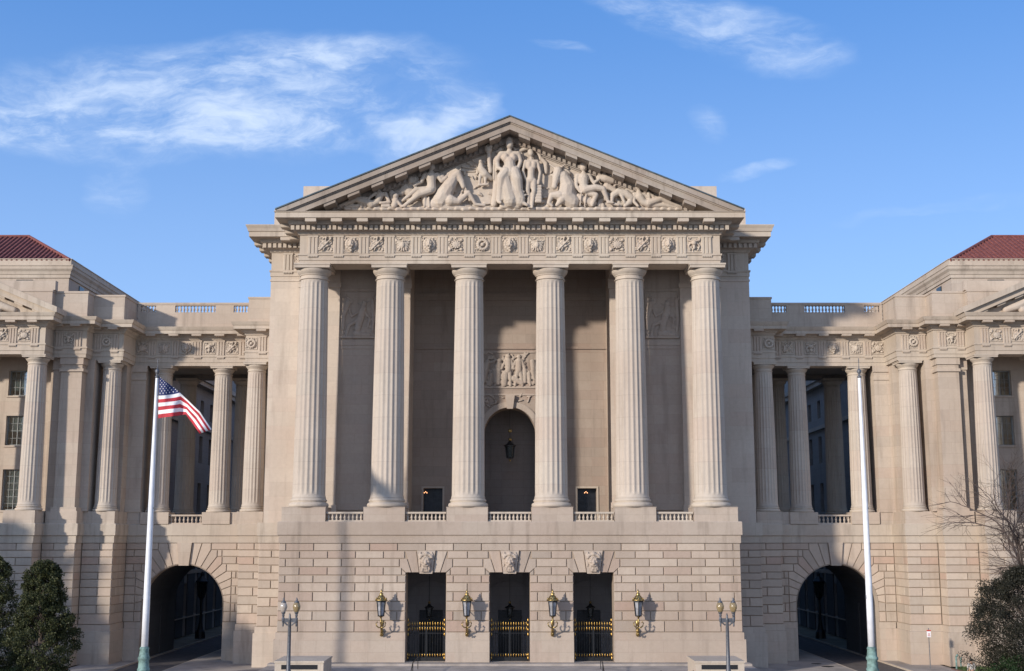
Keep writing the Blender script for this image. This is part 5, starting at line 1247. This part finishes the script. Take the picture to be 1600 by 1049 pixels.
# ================================================================ PERSON
def person(x, y, z):
    root = empty('person', (x, y, z), 'person seen from behind in a pale grey shirt with dark hair, on the right lawn', 'person')
    def skin(name, nodes, edges, mat, lv=1):
        me = bpy.data.meshes.new(name); me.from_pydata([n[0] for n in nodes], edges, []); o = bpy.data.objects.new(name, me); COL.objects.link(o)
        o.modifiers.new('k', 'SKIN'); sv = me.skin_vertices[0].data
        for i, n in enumerate(nodes): sv[i].radius = (n[1], n[2] if len(n) > 2 else n[1])
        sv[0].use_root = True
        m_ = o.modifiers.new('s', 'SUBSURF'); m_.levels = lv; m_.render_levels = lv
        me.materials.append(M[mat]); place(o, root, (x, y, z)); return o
    N = [((0, 0, .95), .15, .11), ((0, 0, 1.15), .14, .10), ((0, 0, 1.38), .17, .11), ((0, 0, 1.47), .09, .08), ((0, 0, 1.54), .055), ((0, .01, 1.63), .085, .10), ((0, .0, 1.71), .07, .08),
         ((.18, 0, 1.41), .058), ((.24, -.02, 1.14), .043), ((.23, .08, .90), .033), ((.23, .10, .82), .035, .018), ((-.18, 0, 1.41), .058), ((-.24, -.02, 1.14), .043), ((-.23, .08, .90), .033), ((-.23, .10, .82), .035, .018),
         ((.10, 0, .86), .09), ((.11, .02, .48), .062), ((.11, -.01, .08), .045), ((.11, .14, .03), .04, .025), ((-.10, 0, .86), .09), ((-.11, .0, .48), .062), ((-.11, -.03, .08), .045), ((-.11, .12, .03), .04, .025)]
    E = [(0, 1), (1, 2), (2, 3), (3, 4), (4, 5), (5, 6), (2, 7), (7, 8), (8, 9), (9, 10), (2, 11), (11, 12), (12, 13), (13, 14), (0, 15), (15, 16), (16, 17), (17, 18), (0, 19), (19, 20), (20, 21), (21, 22)]
    skin('body', N, E, 'skin')
    S = [((0, 0, .90), .17, .13), ((0, 0, 1.15), .16, .12), ((0, 0, 1.38), .185, .125), ((0, 0, 1.475), .10, .09), ((.19, 0, 1.41), .075), ((.25, -.02, 1.14), .058), ((.24, .06, .96), .048), ((-.19, 0, 1.41), .075), ((-.25, -.02, 1.14), .058), ((-.24, .06, .96), .048)]
    skin('shirt', S, [(0, 1), (1, 2), (2, 3), (2, 4), (4, 5), (5, 6), (2, 7), (7, 8), (8, 9)], 'shirt')
    Tn = [((0, 0, .98), .155, .125), ((.10, 0, .85), .105), ((.11, .02, .48), .08), ((.11, -.01, .10), .07), ((-.10, 0, .85), .105), ((-.11, .0, .48), .08), ((-.11, -.03, .10), .07)]
    skin('trousers', Tn, [(0, 1), (1, 2), (2, 3), (0, 4), (4, 5), (5, 6)], 'trouser')
    q = MB(); q.ball((x, y - .02, z + 1.69), .112, 12, sc=(.92, 1.02, 1.05)); obj('hair', q, 'hair', root, smooth=True)
    q = MB()
    for sx in (-1, 1):
        for k in range(4): q.tube([(x + sx * .23 + (k - 1.5) * .02, y + .10, z + .80), (x + sx * .23 + (k - 1.5) * .022, y + .12, z + .75 - (.008 if k in (1, 2) else 0)), (x + sx * .225 + (k - 1.5) * .02, y + .125, z + .71)], [.01, .009, .007], 6)
        q.tube([(x + sx * .20, y + .11, z + .83), (x + sx * .18, y + .14, z + .79)], [.012, .009], 6)
    obj('fingers', q, 'skin', root)
px_, pz_ = survey(1517, 1035, 90.2); person(px_, 90.2 - 97, -.85)

# ================================================================ TREES
def leaf_cloud(mb, rnd, centers, per, size):
    for (cx, cy, cz, cr) in centers:
        for k in range(per):
            while True:
                a, b_, c_ = rnd.uniform(-1, 1), rnd.uniform(-1, 1), rnd.uniform(-1, 1)
                if a * a + b_ * b_ + c_ * c_ <= 1: break
            px_, py_, pz_ = cx + a * cr, cy + b_ * cr, cz + c_ * cr * .85
            d = Vector((rnd.gauss(0, 1), rnd.gauss(0, 1), rnd.gauss(0, 1) - .2)).normalized(); e = d.cross(Vector((rnd.gauss(0, 1), rnd.gauss(0, 1), rnd.gauss(0, 1)))).normalized()
            L = size * rnd.uniform(.6, 1.3); w_ = L * .38; p = Vector((px_, py_, pz_))
            mb.add([tuple(p), tuple(p + d * L * .5 + e * w_), tuple(p + d * L), tuple(p + d * L * .5 - e * w_)], [(0, 1, 2, 3)])
def evergreen(x, y, h, rad, seed, label, mat='leaf1', group=None, per=75, shape=None, leaf=.17, nc=260, cs_=1.0):
    rnd = random.Random(seed); root = empty('evergreen_tree', (x, y, -.85), label, 'tree', group)
    cs = []; z0 = -.85
    shape = shape or (lambda t_: (1.0 - .15 * (1 - t_)) * (1 - max(0, t_ - .3) / .78) ** .75 if t_ > .3 else .72 + t_ * .9)
    q = MB(); q.tube([(x, y, z0), (x + .05, y, z0 + h * .3), (x - .05, y + .05, z0 + h * .7), (x, y, z0 + h * .93)], [h * .028, h * .02, h * .012, .02], 8)
    for k in range(nc):
        t_ = rnd.random() ** .85; a = rnd.uniform(0, 2 * PI); rr = rad * shape(t_) * (.35 + .65 * rnd.random() ** .5)
        rr *= 1 + .5 * pnoise(Vector((math.cos(a) * 2 + seed, math.sin(a) * 2, t_ * 5)))
        zc = z0 + h * ((.12 if cs_ == 1 else .14) + (.86 if cs_ == 1 else .84) * t_); cr = cs_ * rad * rnd.uniform(.11, .22) * (1.15 - .5 * t_)
        px_, py_ = x + rr * math.cos(a), y + rr * math.sin(a); cs.append((px_, py_, zc, cr))
        if k % 4 == 0: q.tube([(x, y, max(z0 + .4, zc - rr * .6)), ((x + px_) / 2, (y + py_) / 2, zc - rr * .18), (px_, py_, zc)], [.05, .035, .015], 5)
    obj('trunk', q, 'bark', root)
    q = MB(); leaf_cloud(q, rnd, cs, per, leaf); obj('crown', q, mat, root, recalc=False)
    return root
evergreen(-31.7, -10.5, 8.7, 2.45, 3, 'dark broadleaf evergreen tree standing before the left wing', nc=380, per=150, leaf=.12)
evergreen(-36.7, -7.0, 9.0, 2.6, 9, 'dark evergreen tree cut off by the left edge of the photograph', nc=220, per=130, leaf=.12)
rs = lambda t_: math.sin(min(1, t_ * 1.15 + .12) * PI * .92) ** .6 * (1.0) if t_ < .98 else .1
evergreen(34.3, -12.5, 8.3, 3.9, 21, 'dense round dark tree on the right lawn with drooping twigs', 'leaf2', nc=460, per=190, cs_=1.0001, shape=lambda t_: max(.15, math.sin(min(1, .16 + t_ * .84) * PI) ** .55), leaf=.095)
# bare tree
def bare_tree(x, y, h, seed, label, name='bare_tree'):
    rnd = random.Random(seed); root = empty(name, (x, y, -.85), label, 'tree')
    tq = MB(); bq = MB()
    def grow(p, d, L, r, lv, mb):
        pts = [p]; rr = [r]; n = 4
        for k in range(n):
            d = (d + Vector((rnd.gauss(0, .13), rnd.gauss(0, .13), rnd.gauss(0, .08) + (.03 if lv < 3 else -.01)))).normalized(); p = p + d * L / n; pts.append(p); rr.append(r * (1 - .25 * (k + 1) / n))
        mb.tube(pts, rr, 6 if lv < 2 else 3)
        if lv >= 6: return
        for k in range(4 if lv < 5 else 3):
            t_ = rnd.uniform(.35, 1.0) if k else 1.0; i = min(n - 1, int(t_ * n)); q0 = pts[i + 1] if k == 0 else pts[i] + (pts[i + 1] - pts[i]) * (t_ * n - i if t_ < 1 else 1)
            ax = Vector((rnd.gauss(0, 1), rnd.gauss(0, 1), rnd.gauss(0, .6))).normalized(); nd = (d + ax * (.7 if k else .35)).normalized()
            grow(q0, nd, L * rnd.uniform(.62, .8), rr[-1] * rnd.uniform(.62, .85), lv + 1, bq)
    grow(Vector((x, y, -.85)), Vector((0, 0, 1)), h * .27, h * .014, 0, tq)
    obj('trunk', tq, 'bark', root); obj('branches', bq, 'twig', root, recalc=False); return root
bare_tree(35.9, -8.0, 21.5, 23, 'bare leafless tree spreading its twigs at the right edge above the dense tree')
evergreen(33.2, -14.2, 2.6, 2.4, 33, 'low green shrub under the dense round dark tree', 'leaf3', nc=160, per=120, cs_=1.15, leaf=.10, shape=lambda t_: 1 - .5 * t_)
# trees farther along the street, out of frame to the left, whose shade reaches the left wing
for k, (x, y, h, r_) in enumerate(((-53, -9, 16.5, 4.6), (-61, -15, 19, 5.2), (-48, -15, 14.5, 4.2))):
    evergreen(x, y, h, r_, 40 + k, ('evergreen tree standing along the street nearest the left wing', 'tallest evergreen tree along the street beyond the left edge', 'smallest evergreen tree along the street beyond the left edge')[k], nc=190, per=80, leaf=.34, group='trees along the street beyond the left edge')
